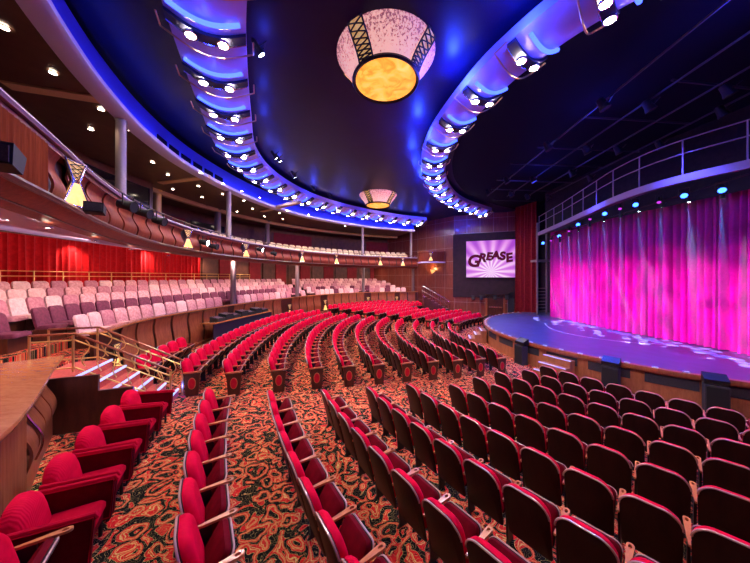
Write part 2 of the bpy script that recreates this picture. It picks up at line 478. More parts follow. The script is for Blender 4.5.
def place(proto, pos, facing, label, group, used={}):
    """facing: plan direction the seat looks at"""
    rz = math.atan2(-facing.x, facing.y)
    o = proto if proto.name not in used else copy_tree(proto)
    used[proto.name] = 1
    o.location = pos; o.rotation_euler = (0, 0, rz)
    tag(o, label, 'seat' , group)
    return o

PW = Curve(catmull([(-7.55, 7.35), (-8.3, 9.9), (-8.15, 13.3), (-7.5, 16.7), (-6.6, 19.6), (-5.1, 23.0), (-2.9, 26.0), (.2, 27.9), (4.6, 28.8)]))
FSA, FSB = px(424, 297, -1.75), px(449, 311, -3.0)
def too_near(p):
    if min((p.xy - q.xy).length for q in PW.p) < .95: return True
    a, b = FSA.xy, FSB.xy; d = b - a; t = max(0, min(1, (p.xy - a).dot(d) / d.length_squared))
    return (p.xy - a - d * t).length < 1.15
# row k: radius of the back's top edge
R4, PIT = 16.955, .981
def RK(k): return R4 - (k - 4) * PIT + {1: .25, 2: .08, 0: .30, -1: .55}.get(k, 0)
class Row:
    def __init__(s, R, a0, a1):
        n = 240
        s.c = Curve([P(R, a0 + (a1 - a0) * i / n) for i in range(n + 1)])
S = .56
A0 = {1: -157, 2: -155.7, 3: -154.8, 4: -154.12, 5: -153.65, 6: -152.23, 7: -152.87, 8: -153.38, 9: -152.63, 10: -152.95}
spots = []   # (distance, pos, facing, label, group, end)
def rowname(k): return 'front row' if k == 10 else nth(10 - k) + ' row from the stage'
def in_frame(p, mx=50, my=90):
    q = project((p.x, p.y, p.z + .6))
    return q is not None and -mx < q[0] < 750 + mx and q[1] < 563 + my
for k in range(1, 11):
    R = RK(k); fz = floor_z(R)
    # near block: walked towards the eye
    row = Row(R, A0[k] * D2R, (A0[k] + 75) * D2R)
    for i in range(24):
        if (i + 1) * S > row.c.len: break
        p, t, nn = row.c.at((i + .5) * S)
        p = Vector((p.x, p.y, fz))
        if p.y < 1.15 or not in_frame(p): break
        f = -Vector((p.x - CX, p.y - CY, 0)).normalized()
        spots.append([(p - Vector((0, 0, ZC))).length, p, f, f'red velvet seat, near block, {rowname(k)}, {nth(i)} seat from the aisle', 'red theatre seats', None])
for k in range(-1, 11):
    R = RK(k); fz = floor_z(R)
    # middle block
    row = Row(R, (-161.7 if k > 0 else -162.2 if k == 0 else -163.6) * D2R, -199.5 * D2R)
    n = int(row.c.len / S)
    if k == -1: n = 5
    for i in range(n):
        p, t, nn = row.c.at((i + .5) * S); p = Vector((p.x, p.y, fz))
        f = Vector((-nn.x, -nn.y, 0)); f = f if f.dot(Vector((CX - p.x, CY - p.y, 0))) > 0 else -f
        spots.append([(p - Vector((0, 0, ZC))).length, p, f, f'red velvet seat, middle block, {rowname(k)}, {nth(i)} seat from near aisle', 'red theatre seats', 'panel' if i == 0 else None])
    if k < 0: continue
    row = Row(R, 153 * D2R, (125 - .35 * (10 - k)) * D2R)
    n = int(row.c.len / S)
    for i in range(n):
        p, t, nn = row.c.at((i + .5) * S); p = Vector((p.x, p.y, fz))
        f = Vector((-nn.x, -nn.y, 0)); f = f if f.dot(Vector((CX - p.x, CY - p.y, 0))) > 0 else -f
        if too_near(p): continue
        spots.append([(p - Vector((0, 0, ZC))).length, p, f, f'red velvet seat, far block, {rowname(k)}, {nth(i)} seat from its aisle', 'red theatre seats', 'panel' if i == 0 else None])
spots.sort(key=lambda s: s[0])
NIND = 300
for s in spots[:NIND]:
    place(seat_panel if s[5] == 'panel' else seat0, s[1], s[2], s[3], s[4])
seat_plain_root = seat_plain
# the seats farthest away: one mass
far_parts = {}
for s in spots[NIND:]:
    proto = seat_panel if s[5] == 'panel' else seat0
    T = Matrix.Translation(s[1]) @ Matrix.Rotation(math.atan2(-s[2].x, s[2].y), 4, 'Z')
    for ch in proto.children_recursive:
        far_parts.setdefault(ch.data.materials[0].name, []).append((T, ch.data))
mats = list(far_parts); vv = []; ff = []; mi = []
for j, mn in enumerate(mats):
    for T, me in far_parts[mn]:
        o = len(vv); vv += [tuple(T @ v.co) for v in me.vertices]
        for p in me.polygons: ff.append(tuple(o + i for i in p.vertices)); mi.append(j)
me = bpy.data.meshes.new('distant_seating'); me.from_pydata(vv, [], ff); me.polygons.foreach_set('use_smooth', [True] * len(ff))
for mn in mats: me.materials.append(bpy.data.materials[mn])
me.polygons.foreach_set('material_index', mi); me.set_sharp_from_angle(angle=40 * D2R)
o = bpy.data.objects.new('distant_seating', me); C.objects.link(o)
tag(o, 'mass of red seats farthest away, in the far block beside the panelled wall', 'seating', None, 'stuff')
for ch in list(seat_plain.children_recursive): bpy.data.objects.remove(ch)
bpy.data.objects.remove(seat_plain)
print('red seats', len(spots))

# ------------------------------------------------------------------ upholstered armchairs against the counter
def make_armchair():
    root = empty('armchair')
    def tf(x, y, z): 
        k = .86 - z
        return (x, y + k * .20 - .25 * x * x, z)
    o = rrect(.50, .38, .86, .06, .22, 6, .0)
    puff(o, [(.03, -.04), (0, -.015), (-.004, .05), (.02, .10), (.08, .13)], tf).build('back_cushion', 'velvet_rib', root)
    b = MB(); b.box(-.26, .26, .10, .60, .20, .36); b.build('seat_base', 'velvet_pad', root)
    o2 = [(x, y) for x, y in rrect(.52, .14, .64, .05, .06, 4)]
    puff(o2, [(.01, .36), (0, .37), (0, .41), (.02, .44), (.07, .45)], lambda x, y, z: (x, z, y)).build('seat_cushion', 'velvet_arm', root)
    for x in (-.315, .315):
        a = MB(); a.loft([[(x + sx, y, z) for y, z in ((.04, .14), (.66, .14), (.70, .64), (.02, .69))] for sx in (-.024, .024)])
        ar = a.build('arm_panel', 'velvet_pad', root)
        for sx in (-.025, .025):
            MB().tube([(x + sx, y, z) for y, z in ((.05, .16), (.65, .16), (.69, .625), (.03, .67), (.05, .16))], .010, 6).build('piping', 'velvet_arm', ar)
        tb = MB(); tb.tube([(x, .01, .685), (x, .70, .64), (x, .715, .60)], .028, 8); tb.build('arm_top', 'velvet_arm', ar)
    for x in (-.24, .24):
        for y in (.12, .58):
            MB().tube([(x, y, 0), (x, y, .23)], .02, 8).build('leg', 'metal_dark', root)
    index_kids(root); return root
arm0 = make_armchair(); first = True
chairpx = [(125, 390), (105, 407), (88, 429), (65, 457), (47, 490)]
RA = 21.60
aa = [math.atan2(px(x, y, -2.3).y - CY, px(x, y, -2.3).x - CX) for x, y in chairpx]
a_start = aa[0] + .004; ap = .735 / RA
wordsA = ['beside the stair', 'second from the stair', 'third from the stair', 'fourth from the stair', 'fifth from the stair, nearest the reeded counter']
for i in range(5):
    a = a_start + i * ap
    p = P(RA, a, floor_z(RA) * 0 + .50)
    o = arm0 if i == 0 else copy_tree(arm0)
    f = Vector((CX - p.x, CY - p.y, 0)).normalized()
    o.location = p; o.rotation_euler = (0, 0, math.atan2(-f.x, f.y))
    tag(o, 'wide red upholstered armchair, ' + wordsA[i], 'armchair', 'red armchairs along the counter')
# a tip-up seat at the end of that row
a = a_start + 5 * ap - .002
p = P(RA - .02, a, .50); f = Vector((CX - p.x, CY - p.y, 0)).normalized()
o = copy_tree(seat0); o.location = p; o.rotation_euler = (0, 0, math.atan2(-f.x, f.y))
tag(o, 'red tip-up seat with wooden armrest at the near end of the armchair row', 'seat', 'red theatre seats')

# ------------------------------------------------------------------ floors
def polar_floor(name, R0, R1, a0, a1, zf, mat, nr=14, na=90):
    mb = MB(); 
    rings = [[tuple(P(R0 + (R1 - R0) * i / nr, a0 + (a1 - a0) * j / na, zf(R0 + (R1 - R0) * i / nr))) for j in range(na + 1)] for i in range(nr + 1)]
    mb.loft(rings, False, False)
    return struct(mb.build(name, mat))
polar_floor('floor', 7.0, 24.6, 95 * D2R, 300 * D2R, lambda R: min(floor_z(R), .50), 'carpet', 60, 120)

# ------------------------------------------------------------------ parterre (raised rear seating)
ZR = ZC - 1.5            # rail top
PF = ZC - 2.05           # first parterre floor
def wave_panel(curve, s0, s1, z0, z1, amp, off=0, nz=12, thick=.03, phase=0):
    mb = MB(); n = 5; rings = []
    for i in range(n + 1):
        d = s0 + (s1 - s0) * i / n
        p, t, nn = curve.at(d)
        pr = []
        for j in range(nz + 1):
            v = j / nz
            pr.append((off - amp * math.sin(v * 2 * PI + phase) * (.6 + .4 * v), z0 + (z1 - z0) * v))
        back = [(o_ + thick, z) for o_, z in reversed(pr)]
        rings.append([p + nn * o_ + Vector((0, 0, z)) for o_, z in pr + back])
    mb.loft(rings); return mb
def hourglass(pos, facing, label, sc=1.0, group='amber hourglass lamps'):
    root = empty('sconce', pos, math.atan2(-facing.x, facing.y), label, 'lamp', group)
    w, h = .30 * sc, .78 * sc
    pts = [(-w * .55, h), (w * .55, h), (w * .14, h * .55), (w * .72, 0), (-w * .72, 0), (-w * .14, h * .55)]
    lo = [(w * .16, h * .50), (w * .64, .03 * sc), (-w * .64, .03 * sc), (-w * .16, h * .50)]
    up = [(-w * .45, h * .96), (w * .45, h * .96), (w * .12, h * .6), (-w * .12, h * .6)]
    MB().loft([[(x, y, z) for x, z in pts] for y in (0, .03)]).build('back_plate', 'wood_dark', root)
    MB().loft([[(x, y, z) for x, z in lo] for y in (.03, .075)]).build('lower_glass', 'amber_small', root)
    MB().loft([[(x, y, z) for x, z in up] for y in (.03, .06)]).build('upper_glass', 'strap_glow', root)
    fr = MB()
    for sx in (-1, 1):
        fr.tube([(sx * w * .60, .06, h), (sx * w * .15, .07, h * .55), (sx * w * .74, .08, 0)], .014 * sc, 6)
    fr.tube([(-w * .74, .08, 0), (w * .74, .08, 0)], .012 * sc, 6)
    fr.build('frame', 'chrome', root)
    la = MB()
    for k in range(4):
        t0 = k / 4; t1 = (k + 1) / 4
        for sx in (-1, 1):
            wa = w * (.12 + .33 * t0); wb = w * (.12 + .33 * t1)
            la.tube([(-sx * wa, .07, h * (.6 + .36 * t0)), (sx * wb, .07, h * (.6 + .36 * t1))], .008 * sc, 4)
    la.build('lattice', 'metal_dark', root)
    return root

wp = empty('wall_parterre', kind='structure')
sweep(PW, [(-.03, ZR - .06), (-.03, ZR), (.22, ZR), (.22, ZR - .06)], closed=True).build('top_rail', 'wood_top', wp)
sweep(PW, [(.10, .3), (.10, ZR - .06), (.2, ZR - .06), (.2, .3)], closed=True).build('back_board', 'wood_dark', wp)
sweep(PW, [(.0, .35), (.0, .62), (.12, .66), (.12, .35)], closed=True).build('plinth', 'wood', wp)
s_lamp = [PW.s[PW.near_s(px(*q, -1.9))] for q in ((140, 338), (260, 313), (316, 304), (350, 300), (383, 298), (402, 297))]
s = .05; npan = 0
while s < PW.len - .5:
    e = s + .78
    if any(s - .1 < q < e + .1 for q in s_lamp):
        q = [q for q in s_lamp if s - .1 < q < e + .1][0]
        p, t, nn = PW.at(q)
        s = max(s, q) + .33 if q + .33 > s else s
        continue
    wave_panel(PW, s, min(e, PW.len), .66, ZR - .09, .06).build('wave_panel', 'wood', wp); npan += 1
    s = e + .12
for i, q in enumerate(s_lamp):
    p, t, nn = PW.at(q); p = p + Vector((0, 0, .72)) + nn * .06
    hourglass(p, -nn, f'amber hourglass lamp on the parterre front, {nth(i)} from the brass stair', 1.2)

# parterre floor steps and seats
for k in range(6):
    o0 = .2 + .9 * k; z = PF + .24 * k
    sweep(PW, [(o0, z - .26), (o0, z), (o0 + .9 + (2.0 if k == 5 else 0), z)]).build(f'floor_parterre', 'carpet')
for o in [o for o in C.objects if o.name.startswith('floor_parterre')]: struct(o)

def make_parterre_seat(mat):
    root = empty('parterre_chair')
    def tf(x, y, z): return (x, y + (.95 - z) * .2 + .5 * x * x, z)
    o = rrect(.52, .40, .95, .05, .12, 5)
    puff(o, [(.02, 0), (0, .015), (0, .07), (.03, .10), (.09, .115)], tf).build('backrest', mat, root)
    o2 = rrect(.50, .14, .62, .03, .06, 4)
    puff(o2, [(0, .36), (0, .42), (.02, .46), (.07, .47)], lambda x, y, z: (x, z, y)).build('seat', mat, root)
    MB().box(-.27, .27, .12, .50, 0, .36).build('base', 'wood_dark', root)
    index_kids(root); return root
PCOL = [ray_hit(PW.offset(.55), x) for x in (233, 296, 362, 412)]
def blocked(p):
    wa, wb = Vector((3.6, 30.4)), Vector((7.6, 25.8)); dd = (wb - wa).normalized(); nn = Vector((dd.y, -dd.x))
    return any((p.xy - c.xy).length < .70 for c in PCOL) or abs((p.xy - wa).dot(nn)) < .8
pmats = {m: make_parterre_seat(m) for m in ('pink1', 'pink2', 'pink3', 'burg')}
nm = {'pink1': 'pink patterned', 'pink2': 'pale pink', 'pink3': 'rose pink', 'burg': 'burgundy'}
npk = 0
SW = .60
for k in range(5):
    cv = PW.offset(.2 + .9 * k + .78)
    z = PF + .24 * k
    n = int(cv.len / SW)
    # the rows run on past the stair towards the eye
    for i in range(n):
        d = (i + .5) * SW
        p, t, nn = cv.at(d)
        u = d / cv.len
        if .565 < u < .60 or (k < 2 and u < .02) or blocked(p): continue
        m = 'burg' if (k == 1 and (u < .45 or random.random() < .25)) else random.choice(['pink1', 'pink1', 'pink2', 'pink3'] if k else ['pink1', 'pink2', 'pink2', 'pink3'])
        if k == 0 and u > .5 and random.random() < .2: m = 'burg'
        q = project((p.x, p.y, z + .9))
        if q is None or q[0] < -30: continue
        pr = pmats[m]
        place(pr, Vector((p.x, p.y, z)), -nn, f'{nm[m]} seat, {nth(k)} parterre row from the rail, {nth(i)} along from the stair', 'parterre seats'); npk += 1
# rows continuing on the near side of the stair
PW2 = Curve(catmull([(-5.6, 3.9), (-6.4, 5.0), (-7.1, 6.2), (-7.55, 7.35)]))
for k in range(5):
    cv = PW2.offset(.2 + .9 * k + .78); z = PF + .24 * k
    for i in range(int(cv.len / SW)):
        p, t, nn = cv.at(cv.len - (i + .5) * SW)
        if k == 0: continue
        q = project((p.x, p.y, z + .9))
        if q is None or q[0] < -30: continue
        m = 'burg' if k <= 1 else random.choice(['pink1', 'pink1', 'pink2', 'pink3'])
        place(pmats[m], Vector((p.x, p.y, z)), -nn, f'{nm[m]} seat, {nth(k)} parterre row, {nth(i)} along the near side of the stair', 'parterre seats'); npk += 1
for k in range(6):
    o0 = .2 + .9 * k; z = PF + .24 * k
    struct(sweep(PW2, [(o0, z - .26), (o0, z), (o0 + .9 + (2.0 if k == 5 else 0), z)]).build(f'floor_terrace', 'carpet'))
print('parterre', npk)

# rear brass rail and red curtain of the parterre
PALL = Curve(catmull([(-4.4, 2.4), (-5.6, 3.9), (-6.4, 5.0), (-7.1, 6.2), (-7.55, 7.35), (-8.3, 9.9), (-8.15, 13.3), (-7.5, 16.7), (-6.6, 19.6), (-5.1, 23.0), (-2.9, 26.0), (.2, 27.9), (4.6, 28.8)]))
BR = PALL.offset(5.5); zt = PF + 1.2
br = empty('brass_railing', label='long brass railing in front of the red parterre curtain', cat='railing')
for h in (.84 + .26, .84 + .06): sweep(BR, [(0, zt + h - .02), (.02, zt + h), (0, zt + h + .02), (-.02, zt + h)], 0, BR.len * .58, .5, True).build('rail', 'gold', br)
d = .3
while d < BR.len * .58:
    p, t, nn = BR.at(d); MB().tube([p + Vector((0, 0, zt)), p + Vector((0, 0, zt + 1.1))], .022, 6).build('post', 'gold', br); d += 1.0
BCv = PALL.offset(6.4)
def drape(curve, s0, s1, z0, z1, mat, name, parent=None, amp=.07, wl=.26, jit=.5, gp=.8):
    rnd = random.Random(int(s0 * 100) + 5)
    step = wl / 10; n = int((s1 - s0) / step); mb = MB(); bot = []; top = []; ph = 0
    rows = [[] for _ in range(6)]
    a_ = amp
    for i in range(n + 1):
        d = s0 + (s1 - s0) * i / n
        p, t, nn = curve.at(d)
        ph += 2 * PI / 10 * (1 + jit * (rnd.random() - .5))
        if i % 10 == 0: a_ = amp * (.6 + .7 * rnd.random())
        for r in range(6):
            v = r / 5
            o_ = a_ * (2 * abs(math.sin(ph / 2)) ** gp - 1) * (.75 + .35 * (1 - v)) + .03 * math.sin(ph * .37 + v * 2)
            rows[r].append(p + nn * o_ + Vector((0, 0, z0 + (z1 - z0) * v)))
    mb.loft(rows, False, False)
    return mb.build(name, mat, parent, 80)
rc = empty('rear_curtain', label='red pleated curtain along the back of the parterre', cat='curtain')
LB = BCv.len * .50; q = 0; i = 0
while q < LB - .3:
    e = min(q + 2.6, LB); drape(BCv, q, e - .02, zt - .1, ZC + 1.98, 'curtain', 'drape', rc); q = e
struct(sweep(BCv, [(.35, zt - .5), (.35, ZC + 3.0)], 0, None).build('wall_rear', 'brownwall'))
# red and dark wall bays between the curtain's end and the far end
q = LB; i = 0
while q < BCv.len - 1:
    o = sweep(BCv, [(.2, zt - .1), (.2, ZC + 1.9), (.34, ZC + 1.9), (.34, zt - .1)], q + .1, q + 1.3, closed=True).build(f'wall_bay', 'redwall' if i % 2 else 'brownwall'); struct(o)
    q += 1.5; i += 1

# ------------------------------------------------------------------ near counter with reeded front and wave panels
CT = Curve(catmull([(-3.15, 1.2), (-3.52, 2.1), (-3.76, 2.66), (-4.14, 3.15), (-4.8, 3.85), (-5.55, 4.6), (-6.35, 5.45)]))
ZT = ZC - 1.58
ct = empty('wall_counter', kind='structure')
sweep(CT, [(-.02, ZT - .07), (-.03, ZT - .03), (-.02, ZT), (1.05, ZT), (1.05, ZT - .07)], 0, None, .12, True).build('counter_top', 'wood_top', ct)
sweep(CT, [(.03, ZT - .13), (.03, ZT - .07), (.4, ZT - .07), (.4, ZT - .13)], 0, None, .12, True).build('top_moulding', 'wood_dark', ct)
sweep(CT, [(.22, .9), (.22, ZT - .13), (.4, ZT - .13), (.4, .9)], 0, None, .2, True).build('back_board', 'wood_dark', ct)
sr = CT.s[CT.near_s((-4.62, 3.66))]
# reeds
rd = MB(); d = 0.02; rings = []
n = int(sr / .006)
for i in range(n + 1):
    dd = sr * i / n
    p, t, nn = CT.at(dd); o_ = .09 - .012 * abs(math.sin(dd / .04 * PI))
    rings.append([p + nn * o_ + Vector((0, 0, z)) for z in (.5, ZT - .13)])
rd.loft(rings, False, False); rd.build('reeded_panel', 'reed_warm', ct)
p, t, nn = CT.at(sr); 
ss = sr + .12
for w in (.42, .50, .50, .5):
    if ss + w > CT.len + .01: break
    wave_panel(CT, ss, ss + w, .92, ZT - .13, .10, .11, 16).build('wave_panel', 'wood', ct)
    for e_ in ([ss] if w == .42 else []):
        pts = []
        for j in range(17):
            v = j / 16; p, t, nn = CT.at(ss + w + .06)
            pts.append(p + nn * (.08 - .10 * math.sin(v * 2 * PI) * (.6 + .4 * v)) + Vector((0, 0, .92 + (ZT - 1.05) * v)))
        MB().tube(pts, .014, 6).build('chrome_trim', 'chrome', ct)
    ss += w + (.14 if w == .42 else .06)
sweep(CT, [(.12, .45), (.12, .96), (.22, .98), (.22, .45)], sr + .06, None, .2, True).build('plinth', 'wood', ct)

# ------------------------------------------------------------------ brass stair
AS = math.atan2(6.6 - CY, -5.04 - CX)
st = empty('staircase', label='red carpeted stair with lit nosings from the parterre down to the aisle', cat='stairs')
er = Vector((math.cos(AS), math.sin(AS), 0)); et = Vector((er.y, -er.x, 0))   # er outwards, et towards +y
if et.y < 0: et = -et
O = Vector((-5.04, 6.55, 0)) 
z0 = .50; nst = 6; rise = (PF - z0) / nst; tread = .28; hw0, hw1 = -.60, .70
for k in range(nst):
    mb = MB()
    a, b = k * tread, nst * tread + .5
    vs = []
    for z in (z0 - .05, z0 + rise * (k + 1)):
        for (u, v) in ((a, hw0), (b, hw0), (b, hw1), (a, hw1)):
            q = O + er * u + et * v; vs.append((q.x, q.y, z))
    if k < nst:
        mb.add(vs, [(0, 3, 2, 1), (4, 5, 6, 7), (0, 1, 5, 4), (1, 2, 6, 5), (2, 3, 7, 6), (3, 0, 4, 7)])
    stp = mb.build('step', 'step', st)
    zt_ = z0 + rise * (k + 1)
    nb = MB(); q0 = O + er * (a - .008) + et * hw0; q1 = O + er * (a - .008) + et * hw1
    T = Matrix.Translation((0, 0, 0))
    nb.loft([[q + er * u + Vector((0, 0, zz)) for u, zz in ((0, zt_ - .035), (0, zt_ + .006), (.04, zt_ + .006), (.04, zt_ - .035))] for q in (q0, q1)])
    nb.build('nosing', 'led_step', stp)
sb = MB()
for u0, u1, h in ((.0, .42, .42), (.42, 1.0, .80), (1.0, 2.22, 1.13)):
    q = [O + er * u + et * v for u, v in ((u0, hw0 - .06), (u1, hw0 - .06), (u1, hw0), (u0, hw0))]
    sb.loft([[p + Vector((0, 0, z)) for p in q] for z in (.45, z0 + h)])
sb.build('side_cheek', 'wood_dark', st)
def stair_rail(v, name, label, up_to):
    r = empty(name, label=label, cat='railing', group='brass stair rails')
    def pt(u, h): 
        q = O + er * u + et * v
        zb = z0 + max(0, min(nst, u / tread + 1.0)) * rise
        return Vector((q.x, q.y, zb + h))
    us = [-.1, nst * tread + .1, up_to]
    for h, m, rad in ((.82, 'wood', .026), (.68, 'gold', .017), (.08, 'gold', .017)):
        MB().tube([pt(-.12 if h > .2 else .0, h - (0)), pt(nst * tread * .98, h), pt(up_to, h)], rad, 8).build('handrail' if m == 'wood' else 'bar', m, r)
    for u in (-.1, nst * tread, up_to):
        MB().tube([pt(u, 0) if u > 0 else Vector((pt(u, 0).x, pt(u, 0).y, z0)), pt(u, .82)], .022, 8).build('post', 'gold', r)
    u = .12
    while u < nst * tread - .1:
        pts = []
        for j in range(9):
            w = j / 8; q = pt(u + .07 * math.sin(w * 2 * PI), .09 + .58 * w); pts.append(q)
        MB().tube(pts, .012, 6).build('baluster', 'gold', r); u += .27
    return r
stair_rail(-.15, 'stair_railing', 'brass stair rail with curved balusters down the middle of the stair', nst * tread + .7)
stair_rail(.67, 'stair_railing', 'brass stair rail with curved balusters on the far edge of the stair', nst * tread + .9)
def plain_rail(pts, label, h=.95):
    r = empty('guard_rail', label=label, cat='railing', group='brass guard rails')
    for hh, m, rad in ((h, 'wood', .026), (h - .16, 'gold', .016)):
        MB().tube([Vector(p) + Vector((0, 0, hh)) for p in pts], rad, 8).build('handrail' if m == 'wood' else 'bar', m, r)
    for p in pts: MB().tube([p, Vector(p) + Vector((0, 0, h))], .02, 8).build('post', 'gold', r)
    return r
q = [CT.at(CT.len - dd) for dd in (.15, .9)]
plain_rail([q_[0] + q_[2] * 1.35 + Vector((0, 0, PF)) for q_ in q], 'short brass guard rail behind the wide end of the wooden counter')
q = [CT.at(CT.len - dd) for dd in (1.5, 2.3)]
plain_rail([q_[0] + q_[2] * 1.35 + Vector((0, 0, PF)) for q_ in q], 'short brass guard rail behind the counter beside the picture edge')

# ------------------------------------------------------------------ sound desk behind the back row
sd0 = PW.s[PW.near_s(px(222, 326, -2.2))]; sd1 = PW.s[PW.near_s(px(290, 313, -2.2))]
sd = empty('sound_desk', label='curved wooden sound desk with purple front before the parterre wall', cat='desk')
sweep(PW, [(-.9, ZC - 2.16), (-.9, ZC - 2.10), (-.2, ZC - 2.10), (-.2, ZC - 2.16)], sd0, sd1, .2, True).build('desk_top', 'wood_top', sd)
sweep(PW, [(-.86, .42), (-.86, ZC - 2.16), (-.80, ZC - 2.16), (-.80, .42)], sd0, sd1, .2, True).build('front_panel', 'purple_front', sd)
i = 0; d = sd0 + .3; kinds_ = ['mixing_console', 'monitor_case', 'mixing_console', 'equipment_case']
while d < sd1 - .6:
    p, t, nn = PW.at(d + .3); p = p - nn * .6
    T = Matrix.Translation((p.x, p.y, ZC - 2.10)) @ Matrix.Rotation(math.atan2(t.y, t.x), 4, 'Z')
    kd = kinds_[i % 4]
    root = empty(kd, (p.x, p.y, ZC - 2.10), math.atan2(t.y, t.x), f'black sound equipment case on the sound desk, {nth(i)} from its near end', 'sound equipment', 'sound desk equipment')
    h = .14 + .1 * (i % 2)
    MB().loft([[(x, y, z) for y, z in ((-.22, 0), (.22, 0), (.22, h + .08), (-.22, h))] for x in (-.27, .27)]).build('case', 'black', root)
    MB().loft([[(x, y, h + z) for y, z in ((-.17, .022), (.15, .085), (.15, .075), (-.17, .012))] for x in (-.22, .22)]).build('control_face', 'chrome', root)
    d += .62; i += 1

# ------------------------------------------------------------------ balcony
BC = Curve(catmull([(-1.6, -1.0), (-2.7, .7), (-3.75, 2.45), (-4.6, 3.85), (-5.5, 5.3), (-6.35, 7.0), (-7.05, 9.1), (-7.4, 11.7), (-7.1, 15.0), (-6.2, 18.0), (-4.5, 20.9), (-1.2, 24.0), (1.6, 25.7), (4.2, 26.8)]))
ZB = ZC + 1.97
bal = empty('wall_balcony', kind='structure')
sweep(BC, [(-.06, ZB - .08), (-.08, ZB - .04), (-.06, ZB), (.22, ZB), (.22, ZB - .08)], closed=True, step=.25).build('top_rail', 'rail', bal)
sweep(BC, [(-.02, ZB - .17), (-.02, ZB - .10), (.1, ZB - .10), (.1, ZB - .17)], closed=True, step=.25).build('rail_moulding', 'wood_red', bal)
sweep(BC, [(.12, ZC + .9), (.12, ZB - .08), (.2, ZB - .08), (.2, ZC + .9)], closed=True, step=.3).build('back_board', 'wood_dark', bal)
sweep(BC, [(-.14, ZC + 1.02), (-.16, ZC + 1.06), (-.14, ZC + 1.10), (.14, ZC + 1.10), (.14, ZC + 1.02)], closed=True, step=.25).build('ledge', 'wood_dark', bal)
sweep(BC, [(-.10, ZC + 1.02), (-.04, ZC + .97), (.10, ZC + .93), (.16, ZC + .89), (.35, ZC + .88), (.35, ZC + 1.02)], closed=True, step=.25).build('lower_moulding', 'wood_red', bal)
sweep(BC, [(.35, ZC + .89), (3.0, ZC + 1.25), (7.6, ZC + 1.9)], step=.4).build('soffit', 'lav', bal)
sR = BC.s[BC.near_s(px(46, 130, 1.97))]
rings = []; n = int(sR / .012)
for i in range(n + 1):
    dd = sR * i / n; p, t, nn = BC.at(dd); o_ = -.03 - .03 * abs(math.sin(dd / .11 * PI)) * .4
    rings.append([p + nn * o_ + Vector((0, 0, z)) for z in (ZC + 1.10, ZB - .16)])
MB().loft(rings, False, False).build('reeded_panel', 'reed', bal)
slb = [BC.s[BC.near_s(px(*q, 1.5))] for q in ((73, 195), (169, 238), (240, 250), (299, 257), (339, 259), (383, 261), (402, 262))]
slb[0] = BC.s[BC.near_s(px(64, 152, 1.97))]
s = sR + .1; npan = 0
while s < BC.len - .4:
    e = s + .70
    hit = [q for q in slb if s - .22 < q < e + .12]
    if hit and s < hit[0] + .22:
        if hit[0] - s > .38:
            wave_panel(BC, s, hit[0] - .22, ZC + 1.10, ZB - .17, .075, -.01, 14).build('wave_panel', 'wood_red', bal); npan += 1
        s = hit[0] + .23; continue
    wave_panel(BC, s, min(e, BC.len), ZC + 1.10, ZB - .17, .075, -.01, 14).build('wave_panel', 'wood_red', bal); npan += 1
    s = e + .11
print('balcony panels', npan)
for i, q in enumerate(slb):
    p, t, nn = BC.at(q)
    hourglass(p + nn * (-.06 if i < 3 else .02) + Vector((0, 0, ZC + 1.12)), (-nn - t * (.55 if i < 3 else 0)).normalized(), f'amber hourglass lamp on the balcony front, {nth(i)} from the near reeded end', .92 if i < 3 else 1.15)
# upper guard rail on the balcony
gr = empty('balcony_railing', label='thin metal handrail running above the balcony front', cat='railing')
GR = BC.offset(.12)
sweep(GR, [(0, ZB + .16), (.018, ZB + .18), (0, ZB + .2), (-.018, ZB + .18)], 0, None, .4, True).build('handrail', 'wood_dark', gr)
d = .4; k = 0
while d < GR.len and k < 60:
    p, t, nn = GR.at(d); MB().tube([p + Vector((0, 0, ZB - .01)), p + Vector((0, 0, ZB + .18))], .012, 6).build('post', 'chrome', gr); d += .9; k += 1
# balcony floor and cream seats
for k in range(4):
    o0 = .2 + (.9 * k if k else 0); z = ZC + 1.25 + .27 * k
    struct(sweep(BC, [(o0, z - .28), (o0, z), (o0 + (1.0 if k < 3 else 4.0), z)], step=.5).build('floor_balcony', 'brownwall'))
def make_cream():
    mb_ = empty('balcony_chair')
    def tf(x, y, z): return (x, y + (.92 - z) * .2 + .5 * x * x, z)
    o = rrect(.52, .40, .92, .05, .14, 4)
    puff(o, [(.02, 0), (0, .015), (0, .07), (.04, .10)], tf).build('backrest', 'cream', mb_)
    MB().box(-.26, .26, .14, .56, .0, .44).build('seat', 'cream', mb_)
    index_kids(mb_); return mb_
cr0 = make_cream(); nc = 0
BCOL = [ray_hit(BC.offset(o_), x) for x, o_ in ((121, .75), (228, .75), (362, .8), (412, .8), (157, 4.5), (216, 4.5), (268, 4.5))]
for k in range(3):
    cv = BC.offset(.2 + .9 * k + .9); z = ZC + 1.25 + .27 * k
    d = 0; i = 0
    while d < cv.len:
        p, t, nn = cv.at(d); d += .62
        q = project((p.x, p.y, z + .8))
        if q is None or q[0] < 160 or q[0] > 405 or 262 < q[0] < 268: continue
        if any((p.xy - c.xy).length < .6 for c in BCOL): continue
        place(cr0, Vector((p.x, p.y, z)), -nn, f'cream balcony seat, {nth(k)} row behind the balcony front, {nth(i)} from near end', 'cream balcony seats'); nc += 1; i += 1
print('cream', nc)

